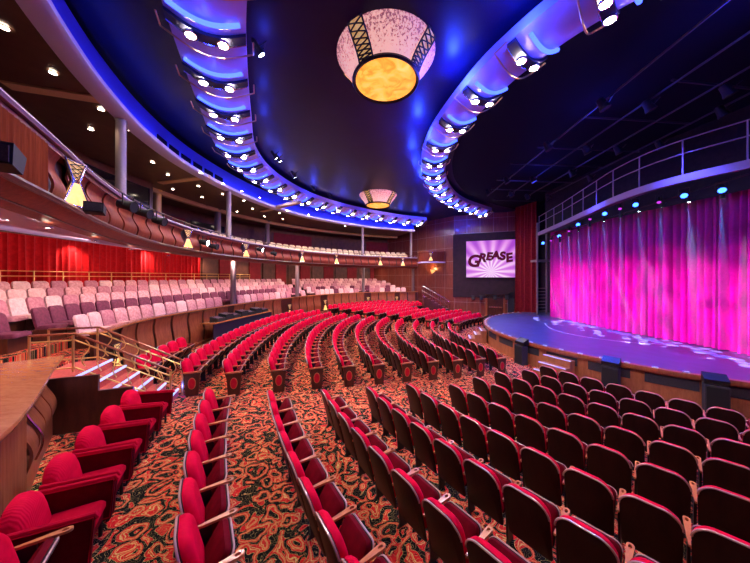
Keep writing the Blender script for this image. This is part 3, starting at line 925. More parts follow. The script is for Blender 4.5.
# balcony back wall, control-room windows, ceiling
BW = BC.offset(6.6)
struct(sweep(BW, [(0, ZC + 1.7), (0, ZC + 4.9)], step=.5).build('wall_balcony_back', 'brownwall'))
def wallseg(x0, x1, z0, z1, mat, name, off=-.06):
    s0 = BW.s[BW.near_s(ray_hit(BW, x0))]; s1 = BW.s[BW.near_s(ray_hit(BW, x1))]
    if s1 < s0: s0, s1 = s1, s0
    return sweep(BW, [(off, z0), (off, z1), (off + .05, z1), (off + .05, z0)], s0, s1, .4, True).build(name, mat)
CB = BC.offset(3.8)
cb0 = CB.s[CB.near_s(ray_hit(CB, 30))]; cb1 = CB.s[CB.near_s(ray_hit(CB, 152))]
struct(sweep(CB, [(0, ZC + 1.95), (0, ZC + 2.15), (.1, ZC + 2.15), (.1, ZC + 1.95)], cb0, cb1, .3, True).build('wall_booth', 'brownwall'))
struct(sweep(CB, [(0, ZC + 4.4), (0, ZC + 4.7), (.1, ZC + 4.7), (.1, ZC + 4.4)], cb0, cb1, .3, True).build('wall_booth', 'brownwall'))
for i in range(3):
    u0 = cb0 + (cb1 - cb0) * i / 3; u1 = cb0 + (cb1 - cb0) * (i + 1) / 3
    wn_ = struct(sweep(CB, [(.03, ZC + 2.15), (.03, ZC + 4.4), (.06, ZC + 4.4), (.06, ZC + 2.15)], u0 + .05, u1 - .05, .3, True).build(f'window_{i + 1}', 'glass_dark'))
    for u in (u0, u1 - .06): sweep(CB, [(-.01, ZC + 2.15), (-.01, ZC + 4.4), (.1, ZC + 4.4), (.1, ZC + 2.15)], u, u + .06, .1, True).build('window_frame', 'wood_dark', wn_)
p, t, nn = CB.at(cb1); mb = MB(); mb.loft([[p + nn * a_ + t * b_ + Vector((0, 0, z)) for a_, b_ in ((0, 0), (2.7, 0), (2.7, .12), (0, .12))] for z in (ZC + 1.98, ZC + 4.7)])
struct(mb.build('wall_booth', 'wood_dark'))
struct(wallseg(164, 186, ZC + 1.9, ZC + 4.0, 'redwall', 'wall_panel_red'))
struct(wallseg(188, 225, ZC + 1.9, ZC + 4.0, 'glass_dark', 'window_4'))
struct(wallseg(276, 312, ZC + 1.9, ZC + 4.2, 'redwall', 'wall_panel_red'))
struct(wallseg(330, 360, ZC + 1.9, ZC + 4.2, 'brownwall', 'wall_panel_brown'))
struct(wallseg(366, 410, ZC + 1.9, ZC + 4.2, 'redwall', 'wall_panel_red'))
ZCE = ZC + 4.7
struct(sweep(BC, [(.9, ZCE), (6.8, ZCE)], step=.3).build('ceiling_balcony', 'brownceil'))
struct(sweep(BC, [(.9, ZCE + .01), (.86, ZCE - .06), (.5, ZCE - .06), (.42, ZCE - .02), (.42, ZCE + .10)], step=.25).build('ceiling_edge', 'lav2'))
cvb = struct(sweep(BC, [(.62, ZCE + .02), (.62, ZCE + .9)], step=.25).build('ceiling_cove', 'cove'))
led = sweep(BC, [(.44, ZCE + .05), (.56, ZCE + .05)], step=.3).build('cove_light', 'cove_led')
tag(led, 'blue light strip glowing in the cove along the ceiling edge', 'light strip')
# ceiling beams radiating over the balcony
def beam(x0, y0, x1, y1, label, w=.3):
    a = px(x0, y0, 4.655); b = px(x1, y1, 4.655); d = (b - a).normalized(); n = Vector((-d.y, d.x, 0)) * w / 2
    mb = MB(); mb.loft([[p + n + Vector((0, 0, -.0)), p - n, p - n + Vector((0, 0, .16)), p + n + Vector((0, 0, .16))] for p in (a, b)])
    o = struct(mb.build('beam', 'tan')); return o
beam(6, 86, 114, 103, ''); beam(160, 183.5, 208, 177.8, ''); beam(262, 212, 300, 203, '')
sweep(BC, [(4.3, ZCE - .22), (4.3, ZCE), (4.6, ZCE), (4.6, ZCE - .22)], BC.s[BC.near_s((-6.6, 8))], None, .5, True).build('beam', 'tan')['kind'] = 'structure'
# vent slots in the blue cove
vents = []
for i in range(6):
    s0 = BC.s[BC.near_s(ray_hit(BC.offset(.6), 158))] + i * .72
    v = sweep(BC, [(.585, ZCE + .16), (.585, ZCE + .42), (.61, ZCE + .42), (.61, ZCE + .16)], s0, s0 + .55, .2, True).build('air_vent', 'gridblack')
    tag(v, f'dark vent slot in the blue cove, {nth(i)} of the row from the near column', 'vent', 'cove vents')
# downlights
dl = [(4, 27), (53, 72.5), (101, 109), (91, 129), (131, 130.5), (156, 148), (152.5, 162), (179.5, 161.3), (168, 174.5), (200.6, 172.7), (198.4, 186), (172.8, 189), (202, 197), (206, 205.5), (222.7, 183.5), (222.5, 194), (242, 191), (244, 200.5), (237, 211.5), (252.5, 208.5), (260, 197.5), (264.4, 206), (264.5, 216.3), (279.5, 213), (287.5, 210.8), (283, 219), (302.5, 216.5), (308.5, 214.3), (325, 221), (345, 226)]
def make_down():
    r = empty('downlight')
    MB().lathe([(.085, 0), (.085, -.02), (.066, -.02), (.06, 0)], 16).build('trim_ring', 'chrome', r)
    MB().disc((0, 0, -.012), .064, 16).build('lens', 'down', r)
    index_kids(r); return r
dw = make_down(); first = True
for i, (x, y) in enumerate(dl):
    p = px(x, y, 4.68); o = dw if first else copy_tree(dw); first = False
    o.location = p; tag(o, f'recessed round downlight in the brown balcony ceiling, {nth(i)} from the near end', 'downlight', 'balcony ceiling downlights')
    if i % 2 == 0:
        l = bpy.data.lights.new('downlight_beam', 'SPOT'); l.energy = 120; l.spot_size = 1.9; l.spot_blend = .8; l.color = (1, .75, .5); l.shadow_soft_size = .08
        lo = bpy.data.objects.new('downlight_beam', l); C.objects.link(lo); lo.location = p - Vector((0, 0, .06))
sof = [(48, 225), (95, 239), (150, 252), (131, 248)]
for i, (x, y) in enumerate([(48, 224.5), (95, 238.5), (131, 247.5), (168, 254)]):
    # on the sloping soffit
    for zz in [0.85 + .01 * k for k in range(110)]:
        p = px(x, y, zz); 
        j = BC.near_s(p); off = (p.xy - BC.p[j].xy).length
        zs = .81 + (off - .45) * .153 if off < 3 else 1.2 + (off - 3) * .141
        if zz >= zs - .006: break
    p.z -= .012
    p.z -= .03; o = copy_tree(dw); o.location = p; o.scale = (.7, .7, 1)
    tag(o, f'recessed downlight in the lavender balcony soffit, {nth(i)} from the near end', 'downlight', 'soffit downlights')

# columns
def column(x, ytop, ybot, zb, zt_, r, label, mat='column'):
    p = px(x, ybot, zb)
    return p
def col_at(X, Y, z0, z1, r=.125, mat='column'):
    mb = MB(); mb.lathe([(r * 1.25, z0), (r * 1.25, z0 + .06), (r, z0 + .1), (r, z1 - .1), (r * 1.2, z1 - .05), (r * 1.2, z1)], 20, X, Y)
    return struct(mb.build('column', mat))
for x, off in ((121, .75), (228, .75), (362, .8), (412, .8)):
    cv = BC.offset(off); p = ray_hit(cv, x); col_at(p.x, p.y, ZC + 1.2, ZCE)
for x in (157, 216, 268):
    cv = BC.offset(4.5); p = ray_hit(cv, x); col_at(p.x, p.y, ZC + 1.9, ZCE, .2, 'gold' if x == 157 else 'column')
for x in (233, 296, 362, 412):
    cv = PW.offset(.55); p = ray_hit(cv, x); col_at(p.x, p.y, PF, ZC + 1.0, .15)

# ------------------------------------------------------------------ main ceiling, light rings
ZD = ZC + 5.9
cm = MB(); nn_ = 64
struct(MB().add([(-9, -4, ZD), (30, -4, ZD), (30, 34, ZD), (-9, 34, ZD)], [(0, 1, 2, 3)]).build('ceiling', 'navy'))
RL = Curve(catmull([(-1.4, 1.6), (-2.9, 4.4), (-3.75, 6.1), (-4.95, 8.95), (-5.95, 11.7), (-6.1, 14.5), (-5.3, 17.6), (-3.7, 20.3), (-1.2, 22.8), (2.0, 25.0), (4.6, 26.2)]))
RR = Curve(catmull([(6.9, 3.0), (4.6, 5.05), (3.55, 6.7), (3.05, 8.3), (2.72, 10.2), (2.75, 12.2), (3.2, 14.4), (4.2, 16.9), (6.0, 19.6), (9.2, 22.4)]))
ZRG = ZC + 5.15
def ring(curve, name, label, w0, w1, hoop_label, group, hoops, drop=0):
    prof = []
    for j in range(9):
        u = j / 8; prof.append((w0 + (w1 - w0) * u, ZRG + .30 - .26 * math.sin(u * PI)))
    prof2 = prof + [(w1, ZRG + .55), (w0, ZRG + .55)]
    sweep(curve, prof2, 0, None, .3, True).build(name, 'trough', None)['kind'] = 'structure'
    mid = (w0 + w1) / 2; n = 0
    for d in hoops:
        if d > curve.len - .2: break
        p, t, nn = curve.at(d)
        q = project((p.x, p.y, ZRG))
        if q is None: continue
        if q[0] < -60 or q[0] > 820 or q[1] < -130: continue
        rz = math.atan2(t.y, t.x)
        root = empty('light_hoop', (p.x, p.y, ZRG), rz, f'{hoop_label}, {nth(n)} from the near end', 'ceiling light', group); n += 1
        def lz(u): return .30 - .26 * math.sin(u * PI) - .055
        # local x along the ring, y outwards
        def arc(x, dz, u0=0., u1=1., bow=0.0, m=14, ext=0):
            return [(x + bow * math.sin((u0 + (u1 - u0) * k / m) * PI), w0 + (w1 - w0) * (u0 + (u1 - u0) * k / m), lz(u0 + (u1 - u0) * k / m) + dz) for k in range(m + 1)]
        MB().tube(arc(-.40, -.02, .08, .92, .0), .045, 8).build('neon_tube', 'neon', root)
        sl = MB()
        sl.loft([[(x, y, z + dz) for (x, y, z) in arc(0, 0) for _ in (0,)] for x, dz in ()] or [[(xx + a[0], a[1], a[2] + dd) for xx, dd in ((-.11, .03), (-.11, -.04), (.11, -.04), (.11, .03))] for a in arc(0, 0)], True, True)
        sl.build('lamp_bar', 'navydark', root)
        MB().tube([(x, y, z - .05) for x, y, z in arc(.12, 0)], .016, 6).build('lower_rim', 'chrome', root)
        lo_ = arc(.36, -.12, -.10, 1.10, .0)
        loop_ = [(0.02, lo_[0][1], lo_[0][2] + .02)] + lo_ + [(0.02, lo_[-1][1], lo_[-1][2] + .02)]
        MB().tube(loop_, .019, 6).build('hoop', 'goldrim', root)
        for u in (.30, .70):
            a = arc(0, 0, u, u + 1e-3, m=1)[0]
            c = MB(); c.lathe([(.11, 0), (.125, -.06), (.095, -.065)], 14, a[0], a[1]); 
            for i_ in range(len(c.v)): c.v[i_] = (c.v[i_][0], c.v[i_][1], c.v[i_][2] + a[2] - .05)
            hs = c.build('lamp_housing', 'chrome', root)
            MB().disc((a[0], a[1], a[2] - .113), .10, 14).build('lamp_lens', 'lamp', hs)
    return n
def ringhoops(curve, first_xy, sp):
    s0 = curve.s[curve.near_s(first_xy)]
    out = []; d = s0
    while d > 0: d -= sp
    d += sp
    while d < curve.len: out.append(d); d += sp
    return out
HOOPS = {id(RL): ringhoops(RL, (-3.55, 5.75), 1.5), id(RR): ringhoops(RR, (3.7, 6.5), 1.5)}
nL = ring(RL, 'ceiling_ring_outer', '', -.75, .75, 'blue lit hoop with two white lamps, outer ceiling ring', 'outer ring hoops', ringhoops(RL, (-3.55, 5.75), 1.5))
nR = ring(RR, 'ceiling_ring_inner', '', -.55, .62, 'blue lit hoop with two white lamps, inner ceiling ring', 'inner ring hoops', ringhoops(RR, (3.7, 6.5), 1.5))
print('hoops', nL, nR)
# black fly-grid ceiling over the stage
BK = RR.offset(-.9)
pts = [p for p in BK.p if p.y > .2]
poly = [(p.x, p.y, ZD - .05) for p in pts] + [(30, 34, ZD - .05), (30, -4, ZD - .05), (pts[0].x, -4, ZD - .05)]
mb = MB(); mb.add(poly, [tuple(range(len(poly)))]); struct(mb.build('ceiling_grid', 'gridblack'))

# ------------------------------------------------------------------ lanterns
def lantern(p, label):
    root = empty('lantern', p, -.86, label, 'lantern', 'stained ceiling lanterns')
    prof = [(.86, 0), (.90, .10), (.97, .22), (1.07, .36), (1.21, .52), (1.33, .70), (1.40, .88), (1.37, .97), (1.26, 1.01), (.2, 1.05)]
    MB().lathe(prof, 48).build('shade', 'lantern', root)
    MB().lathe([(.80, -.01), (.86, -.05), (.90, -.01), (.88, .05), (.82, .04), (.80, -.01)], 48).build('lower_rim', 'metal_dark', root)
    MB().lathe([(0, -.06), (.4, -.05), (.7, -.03), (.83, .01)], 40).build('amber_disc', 'amber', root)
    for k in range(4):
        a0 = k * PI / 2 + .25; bw = .20
        stp = MB()
        sp_ = prof[:7]
        stp.loft([[((r + dr) * math.cos(a0 + ww / r), (r + dr) * math.sin(a0 + ww / r), z) for ww, dr in ((-bw, .01), (bw, .01), (bw, .03), (-bw, .03))] for r, z in sp_])
        so = stp.build('strap', 'strap_glow', root)
        lt = MB()
        def pt(t, ww):
            t = min(max(t, 0), len(sp_) - 1.001); i_ = int(t); f_ = t - i_
            r = sp_[i_][0] * (1 - f_) + sp_[i_ + 1][0] * f_ + .04; z = sp_[i_][1] * (1 - f_) + sp_[i_ + 1][1] * f_
            return (r * math.cos(a0 + ww / r), r * math.sin(a0 + ww / r), z)
        for sx in (-1, 1): lt.tube([pt(t * .5, sx * bw) for t in range(13)], .022, 5)
        for j in range(9):
            for sx in (-1, 1): lt.tube([pt(j * .66, -sx * bw), pt(j * .66 + .33, 0), pt(j * .66 + .66, sx * bw)], .021, 4)
        lt.build('lattice', 'metal_dark', so)
        r, z = prof[6]
        MB().loft([[((r + dr) * math.cos(a0 + ww / r), (r + dr) * math.sin(a0 + ww / r), zz) for ww, dr in ((-bw, .0), (bw, .0), (bw, .06), (-bw, .06))] for zz in (z - .06, z + .06)]).build('strap_cap', 'goldrim', so)
    MB().tube([(0, 0, .85), (0, 0, ZD - p.z)], .09, 12).build('stem', 'goldrim', root)
    MB().lathe([(.3, 1.03), (.26, 1.12), (.12, 1.2)], 24).build('cap', 'goldrim', root)
    return root
lz = 195.8 / F * 7.2
lantern(Vector(((385.7 - HX) / F * 7.2, 7.2, ZC + lz)), 'large pink speckled lantern with amber base, the one hanging overhead')
lantern(Vector(((378 - HX) / F * 19.3, 19.3, ZC + 72 / F * 19.3)), 'pink and amber lantern hanging far off above the far balcony')

# ------------------------------------------------------------------ stage
SR = 8.85; ZS = .93
SC = Curve([Vector((CX + SR * math.cos(a), CY + SR * math.sin(a) * (.93 if math.sin(a) > 0 else .92), 0)) for a in [(250 - i * (250 - 112) / 120) * D2R for i in range(121)]])
stg = empty('stage_platform', kind='structure')
mb = MB(); top = [(p.x, p.y, ZS) for p in SC.p] + [(24, SC.p[-1].y, ZS), (24, SC.p[0].y, ZS)]
mb.add(top, [tuple(range(len(top)))]); mb.build('stage_floor', 'stagefloor', stg)
# SC walked from near to far keeps the stage on its right: inside = negative offset
sweep(SC, [(.0, -.02), (.0, ZS - .12), (-.06, ZS - .12), (-.06, -.02)], closed=True, step=.25).build('apron', 'wood_apron', stg)
sweep(SC, [(.07, ZS - .12), (.09, ZS - .06), (.07, ZS + .012), (-.10, ZS + .012), (-.10, ZS - .12)], closed=True, step=.25).build('stage_lip', 'wood', stg)
s = .4; i = 0
while s < SC.len - 1:
    pn = sweep(SC, [(.012, ZS - .46), (.012, ZS - .17), (.0, ZS - .17), (.0, ZS - .46)], s + .16, s + 1.24, .2, True).build('grille', 'grille', stg)
    s += 1.40
# footlights on the lip and stage steps
fi = 0; d = .5
while d < SC.len - .5:
    p, t, nn = SC.at(d); q = project((p.x, p.y, ZS))
    d += .62
    if q is None or q[0] < 480 or q[0] > 770: continue
    p = p - nn * .02
    T = Matrix.Translation((p.x, p.y, ZS + .012)) @ Matrix.Rotation(math.atan2(t.y, t.x), 4, 'Z')
    o = MB().box(-.07, .07, -.035, .035, 0, .03).build('footlight', 'white'); o.matrix_world = T
    tag(o, f'small white footlight on the stage lip, {nth(fi)} from the near end', 'footlight', 'stage footlights'); fi += 1
def stage_steps(x, y, label, w=.95):
    p = px(x, y, -3.66 + .5); j = SC.near_s(p); p, t, nn = SC.at(SC.s[j])
    root = empty('stage_steps', (p.x, p.y, 0), math.atan2(t.y, t.x), label, 'steps', 'stage steps')
    for k in range(3):
        h = .68 - .23 * k
        b = MB().box(-w / 2, w / 2, .06 + .3 * k if k else .06, .36 + .3 * k, 0, h).build('step', 'wood_apron', root)
        MB().box(-w / 2, w / 2, .28 + .3 * k, .362 + .3 * k, h, h + .012).build('nosing', 'white', b)
    return root
stage_steps(560, 362, 'small wooden steps with white nosings up to the stage front')
stage_steps(489, 333, 'small wooden steps at the far end of the stage front')
def monitor(x, ytop, label):
    p = ray_hit(SC.offset(.25), x); j = SC.near_s(p); p, t, nn = SC.at(SC.s[j]); p = p + nn * .12
    root = empty('stage_speaker', (p.x, p.y, 0), math.atan2(nn.y, nn.x) - PI / 2, label, 'speaker', 'stage front speakers')
    MB().box(-.21, .21, 0, .30, 0, .80).build('cabinet', 'grille', root)
    MB().box(-.19, .19, .301, .312, .06, .76).build('front_grille', 'black', root)
    MB().loft([[(x_, y_, z_) for y_, z_ in ((-.06, .84), (.26, .84), (.26, .95), (-.02, 1.08))] for x_ in (-.22, .22)]).build('top_wedge', 'metal_dark', root)
    MB().box(-.05, .05, .1, .2, .80, .84).build('bracket', 'chrome', root)
monitor(487.5, 335, 'black speaker at the far bend of the stage front')
monitor(521.5, 343, 'black speaker at the stage front between the far bend and steps')
monitor(610, 357, 'black speaker at the stage front in the middle, just past the steps')
monitor(711, 372, 'black speaker at the stage front nearest the picture edge')
hz = bpy.data.materials.new('stage_haze'); hz.use_nodes = True; hz.node_tree.nodes.clear()
vs_ = N(hz.node_tree, 'ShaderNodeVolumeScatter'); vs_.inputs['Density'].default_value = .034; vs_.inputs['Anisotropy'].default_value = .2
L(hz.node_tree, vs_.outputs[0], N(hz.node_tree, 'ShaderNodeOutputMaterial').inputs['Volume'])
o = MB().box(11.15, 11.95, 6.0, 18.2, ZS + .03, ZC + 2.97).build('stage_haze', hz); tag(o, 'thin haze in the lamp beams above the stage', 'haze', None, 'stuff')
# painted arc on the stage floor
ar = [px(x, y, -2.73) for x, y in ((545, 324), (552, 329), (570, 334), (600, 339), (630, 342.5), (662, 344.5))]
ar = catmull([(p.x, p.y) for p in ar], 6)
arc_ = Curve(ar); o = sweep(arc_, [(-.02, ZS + .004), (.02, ZS + .004), (.02, ZS + .001), (-.02, ZS + .001)], closed=True).build('floor_line', 'white'); tag(o, 'thin white curved line marked on the blue stage floor', 'floor marking')

# stage curtain
SCu = Curve(catmull([(13.2, 4.0), (13.3, 8.0), (13.1, 10.5), (12.65, 13.0), (12.45, 15.5), (12.35, 18.65)], 12))
cu = empty('stage_curtain', label='tall pleated stage curtain lit magenta, closed across the stage', cat='curtain')
ds = [0, 3.6, 6.4, 8.6, 10.6, 12.6, SCu.len]
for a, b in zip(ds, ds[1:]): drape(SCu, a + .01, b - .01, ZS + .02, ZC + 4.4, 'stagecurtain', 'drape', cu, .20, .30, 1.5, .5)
sd_ = Curve([Vector((13.6, 19.2, 0)) + Vector((-.35 * i, .26 * i, 0)) for i in range(9)])
side = empty('side_drape', label='dark red side drape between the screen wall and the stage tower', cat='curtain')
drape(Curve([Vector((11.75, 22.55, 0)), Vector((12.4, 20.6, 0))]), 0, 2.05, .0, ZC + 6, 'drape_dark', 'drape', side, .10, .34)
# black masking above the curtain
struct(sweep(SCu, [(.55, ZC + 3.0), (.55, ZD)], 0, None, .5).build('wall_masking', 'blackcloth'))

# arched gantry over the stage
GA = catmull([(10.9, 5.9), (10.1, 7.1), (9.35, 8.7), (9.35, 10.4), (9.9, 12.6), (10.7, 15.6), (11.45, 18.9)])
GC = Curve(GA); ZG = ZC + 2.9
gan = empty('gantry', label='pale curved lighting gantry with handrail arching above the stage front', cat='gantry')
sweep(GC, [(0, ZG + .04), (0, ZG + .27), (-.08, ZG + .27), (-.08, ZG + .04)], closed=True, step=.3).build('fascia', 'mauve', gan)
sweep(GC, [(-.08, ZG + .1), (-.42, ZG + .1), (-.42, ZG + .15), (-.08, ZG + .15)], closed=True, step=.3).build('walkway', 'black', gan)
for h in (.62, 1.05): sweep(GC, [(-.05, ZG + .3 + h - .02), (-.03, ZG + .3 + h), (-.05, ZG + .3 + h + .02), (-.08, ZG + .3 + h)], closed=True, step=.3).build('rail', 'mauve', gan)
d = .4
while d < GC.len:
    p, t, nn = GC.at(d); p = p - nn * .05
    MB().tube([p + Vector((0, 0, ZG + .25)), p + Vector((0, 0, ZG + 1.35))], .02, 6).build('post', 'mauve', gan); d += 1.2

# stage lamps
def par_lamp(p, aim, lens, label, r=.13, group='stage lamps'):
    d = (Vector(aim) - Vector(p)).normalized()
    root = empty('spotlight', p, 0, label, 'stage lamp', group)
    root.rotation_mode = 'QUATERNION'; root.rotation_quaternion = d.to_track_quat('Z', 'Y')
    MB().lathe([(.03, -.34), (r * .7, -.30), (r * .8, -.1), (r, 0), (r, .03), (r * .9, .03)], 16).build('housing', 'black', root)
    MB().disc((0, 0, .02), r * .9, 16, (0, 0, 1)).build('lens', lens, root)
    MB().tube([(-r - .03, 0, -.1), (-r - .03, .22, -.16), (r + .03, .22, -.16), (r + .03, 0, -.1)], .015, 6).build('yoke', 'metal_dark', root)
    return root
lamps = [(543, 243), (559, 236), (578, 224.5), (604.6, 213.6), (635.5, 204.6), (684, 195.5), (722, 190)]
for i, (x, y) in enumerate(lamps):
    k = (x - HX) / F; Xl = 11.3 if x > 600 else 11.7
    Yl = Xl / k; p = Vector((Xl, Yl, ZC + (HY - y) / F * Yl))
    aim = p + Vector((-3, -p.y * .35, -3.2))
    par_lamp(p, aim, 'blue_lens', f'stage lamp with bright blue lens above the curtain, {nth(i)} from the far end', .105)
beams = [(560, 241.5), (569, 236), (578.6, 231.5), (589.6, 226), (604, 221), (620.5, 217), (639, 211), (661.5, 206.5), (689, 201.5), (722.6, 197.5)]
beam_pos = []
for i, (x, y) in enumerate(beams):
    k = (x - HX) / F; Xl = 11.6
    Yl = Xl / k; p = Vector((Xl, Yl, ZC + (HY - y) / F * Yl))
    tgt = Vector((12.0, Yl + (.25 if i % 2 else -.1), ZS)); beam_pos.append((p, tgt))
    par_lamp(p, tgt, 'lamp_cool', f'stage lamp pointing straight down the curtain, {nth(i)} from the far end', .065, 'curtain wash lamps')
for i, (x, y) in enumerate([(551, 240.5), (569, 231), (590, 219), (620, 208.5), (659, 202)]):
    k = (x - HX) / F; Yl = 11.45 / k; p = Vector((11.45, Yl, ZC + (HY - y) / F * Yl))
    par_lamp(p, p + Vector((-2, -2, -3)), 'purple_lens', f'dim purple stage lamp above the curtain, {nth(i)} from the far end', .075, 'purple stage lamps')
# lamp bar
LBc = Curve([Vector((11.55, 4.0 + i * .8, 0)) for i in range(20)])
o = MB().tube([(11.72, 4.5, ZC + 3.4), (11.72, 9.5, ZC + 3.2), (11.72, 18.2, ZC + 2.72)], .03, 8).build('lighting_rail', 'metal_dark'); tag(o, 'black pipe carrying the stage lamps above the curtain', 'pipe')
# rigging pipes over the stage
for i in range(8):
    y = 5.5 + i * 1.9
    o = MB().tube([(6.6 + .05 * (y - 13) ** 2, y, ZD - .35 - .12 * (i % 2)), (11.4, y + .4, ZD - .35 - .12 * (i % 2))], .035, 6).build('rigging_pipe', 'pipe'); tag(o, f'black rigging pipe across the grid above the stage, {nth(i)} from the near side', 'pipe', 'rigging pipes')
for i in range(4):
    x = 6.7 + i * 1.3
    o = MB().tube([(x, 4.5, ZD - .62), (x + .6, 17.5, ZD - .62)], .03, 6).build('rigging_pipe', 'pipe'); tag(o, f'black rigging pipe running lengthwise under the grid, {nth(i)} from the house side', 'pipe', 'lengthwise rigging pipes')
rn = random.Random(3)
for i in range(16):
    x = 6.6 + (i % 4) * 1.35 + .5 * rn.random(); y = 7.2 + (i // 4) * 2.9 + 1.2 * rn.random()
    p = Vector((x, y, ZD - .95))
    par_lamp(p, p + Vector((.6, -.3, -1.5)), 'black', f'black spotlight hung under the stage grid, {nth(i)} of the rig', .14, 'grid spotlights')

# ------------------------------------------------------------------ far walls, screen, door
WS = Curve([Vector((-1.4, 36.15, 0)), Vector((3.6, 30.4, 0)), Vector((7.6, 25.8, 0))]); WF = Curve([Vector((7.6, 25.8, 0)), Vector((13.4, 23.6, 0)), Vector((17, 22.3, 0))])
struct(sweep(WS, [(0, 0), (0, ZD)], step=.5).build('wall_side', 'wallpanel'))
struct(sweep(WF, [(0, 0), (0, ZD)], step=.5).build('wall_screen', 'wallpanel'))
wd = (Vector((13.4, 23.6, 0)) - Vector((7.6, 25.8, 0))).normalized(); wn = Vector((wd.y, -wd.x, 0))  # towards the house
rzw = math.atan2(wd.y, wd.x)
def on_wall(x, y, off):
    """point on the screen wall (offset towards the room) seen at a pixel"""
    A = Vector((7.6, 25.8, 0)) + wn * off; m = (x - HX) / F
    # (A + wd*t): X = m Y
    t = (m * A.y - A.x) / (wd.x - m * wd.y); p = A + wd * t
    return Vector((p.x, p.y, ZC + (HY - y) / F * p.y))
a = on_wall(454, 300, .03); b = on_wall(514, 232, .03)
MBx = MB(); T = Matrix.Translation((0, 0, 0))
def wall_box(name, mat, x0, y0, x1, y1, off, th, parent=None):
    p0 = on_wall(x0, y0, off); p1 = on_wall(x1, y1, off)
    zz = sorted((p0.z, p1.z)); mb = MB()
    mb.loft([[p0.xy.to_3d() + wn * o_, p1.xy.to_3d() + wn * o_, p1.xy.to_3d() + wn * (o_ + .0), p0.xy.to_3d() + wn * o_] for o_ in (0,)] , True, False) if False else None
    vs = []
    for z in zz:
        for p, o_ in ((p0, 0), (p1, 0), (p1, -th), (p0, -th)):
            q = p.xy.to_3d() + wn * o_; vs.append((q.x, q.y, z))
    mb.add(vs, [(0, 3, 2, 1), (4, 5, 6, 7), (0, 1, 5, 4), (1, 2, 6, 5), (2, 3, 7, 6), (3, 0, 4, 7)])
    return mb.build(name, mat, parent)
struct(wall_box('wall_recess', 'recess', 453, 297, 515, 231, .10, .08))
c0 = on_wall(490.6, 258.9, .2)
scr = empty('projection_screen', tuple(c0), rzw, 'projection screen showing the pink show title on the dark far wall', 'screen')
W_, H_ = 4.2, 3.36
MB().box(-W_ / 2, W_ / 2, -.02, .02, -H_ / 2, H_ / 2).build('picture', 'screen', scr)
fr = MB()
for x0, x1, z0_, z1_ in ((-W_ / 2 - .08, -W_ / 2, -H_ / 2 - .08, H_ / 2 + .08), (W_ / 2, W_ / 2 + .08, -H_ / 2 - .08, H_ / 2 + .08), (-W_ / 2, W_ / 2, H_ / 2, H_ / 2 + .08), (-W_ / 2, W_ / 2, -H_ / 2 - .08, -H_ / 2)): fr.box(x0, x1, -.04, .03, z0_, z1_)
fr.build('frame', 'black', scr)
lets = [('G', -1.52, -.28, 1.62, .12), ('R', -.72, .02, 1.10, .10), ('E', -.12, .12, 1.02, .08), ('A', .48, .20, 1.05, 0), ('S', 1.08, .12, 1.05, -.08), ('E', 1.64, -.04, 1.12, -.14)]
for ch, x, z, sc, rot in lets:
    for mt, off, yy in (('letter_edge', .055, -.030), ('letter', .018, -.040)):
        cu_ = bpy.data.curves.new('letter', 'FONT'); cu_.body = ch; cu_.size = sc * .94; cu_.align_x = 'CENTER'; cu_.align_y = 'CENTER'; cu_.offset = off; cu_.extrude = .004; cu_.shear = .12
        tmp = bpy.data.objects.new('text', cu_); C.objects.link(tmp); bpy.context.view_layer.update()
        lm = bpy.data.meshes.new_from_object(tmp.evaluated_get(bpy.context.evaluated_depsgraph_get())); bpy.data.objects.remove(tmp)
        lm.materials.clear(); lm.materials.append(M[mt])
        ob = bpy.data.objects.new('letter' if mt == 'letter' else 'letter_outline', lm); C.objects.link(ob)
        ob.parent = scr; ob.location = (x * .93 - .04, yy, z + .08); ob.rotation_euler = (PI / 2, rot, 0)
# door and trims on the far wall
dr = struct(wall_box('door_1', 'wood_dark', 487.5, 319, 503, 297, .06, .05))
wall_box('push_bar', 'chrome', 489, 307.6, 502.5, 306.8, .14, .06, dr)
struct(wall_box('trim_1', 'wood', 485.5, 319.5, 487.2, 295, .10, .09)); struct(wall_box('trim_2', 'wood', 503.4, 319.5, 505, 295, .10, .09)); struct(wall_box('trim_3', 'wood', 485.5, 296.8, 505, 294.6, .10, .09))
struct(wall_box('wall_panel_dark', 'grille', 508, 319, 514, 292, .10, .08))
for i, x in enumerate((473, 481, 495, 507)):
    p = on_wall(x, 297.5, .3)
    root = empty('wall_speaker', tuple(p), rzw, f'small black speaker under the projection screen, {nth(i)} along', 'speaker', 'speakers under the screen')
    MB().box(-.14, .14, -.14, .14, -.2, .2).build('cabinet', 'black', root); MB().box(-.11, .11, -.155, -.141, -.16, .16).build('grille', 'grille', root)
# far stair up to the parterre with its rails
fs = empty('far_staircase', label='far stair with pale rails against the panelled side wall', cat='stairs')
A_ = px(424, 297, -1.75); B_ = px(449, 311, -3.0)
dv = (B_ - A_); 
perp = Vector((dv.y, -dv.x, 0)).normalized() * -.9
for k in range(7):
    q0 = A_ + dv * (k / 7); q1 = A_ + dv * ((k + 1) / 7)
    mb = MB(); vs = []
    for z in (0.2, q0.z):
        for p in (q0, q1, q1 + perp, q0 + perp): vs.append((p.x, p.y, z))
    mb.add(vs, [(0, 3, 2, 1), (4, 5, 6, 7), (0, 1, 5, 4), (1, 2, 6, 5), (2, 3, 7, 6), (3, 0, 4, 7)]); mb.build('step', 'wood_dark', fs)
for off_ in (Vector((0, 0, 0)), perp):
    for h in (.5, .95): MB().tube([A_ + off_ + Vector((0, 0, h)), B_ + off_ + Vector((0, 0, h))], .03, 6).build('handrail', 'chrome', fs)
    for k in range(4): 
        q = A_ + dv * (k / 3) + off_; MB().tube([q, q + Vector((0, 0, .95))], .022, 6).build('post', 'chrome', fs)
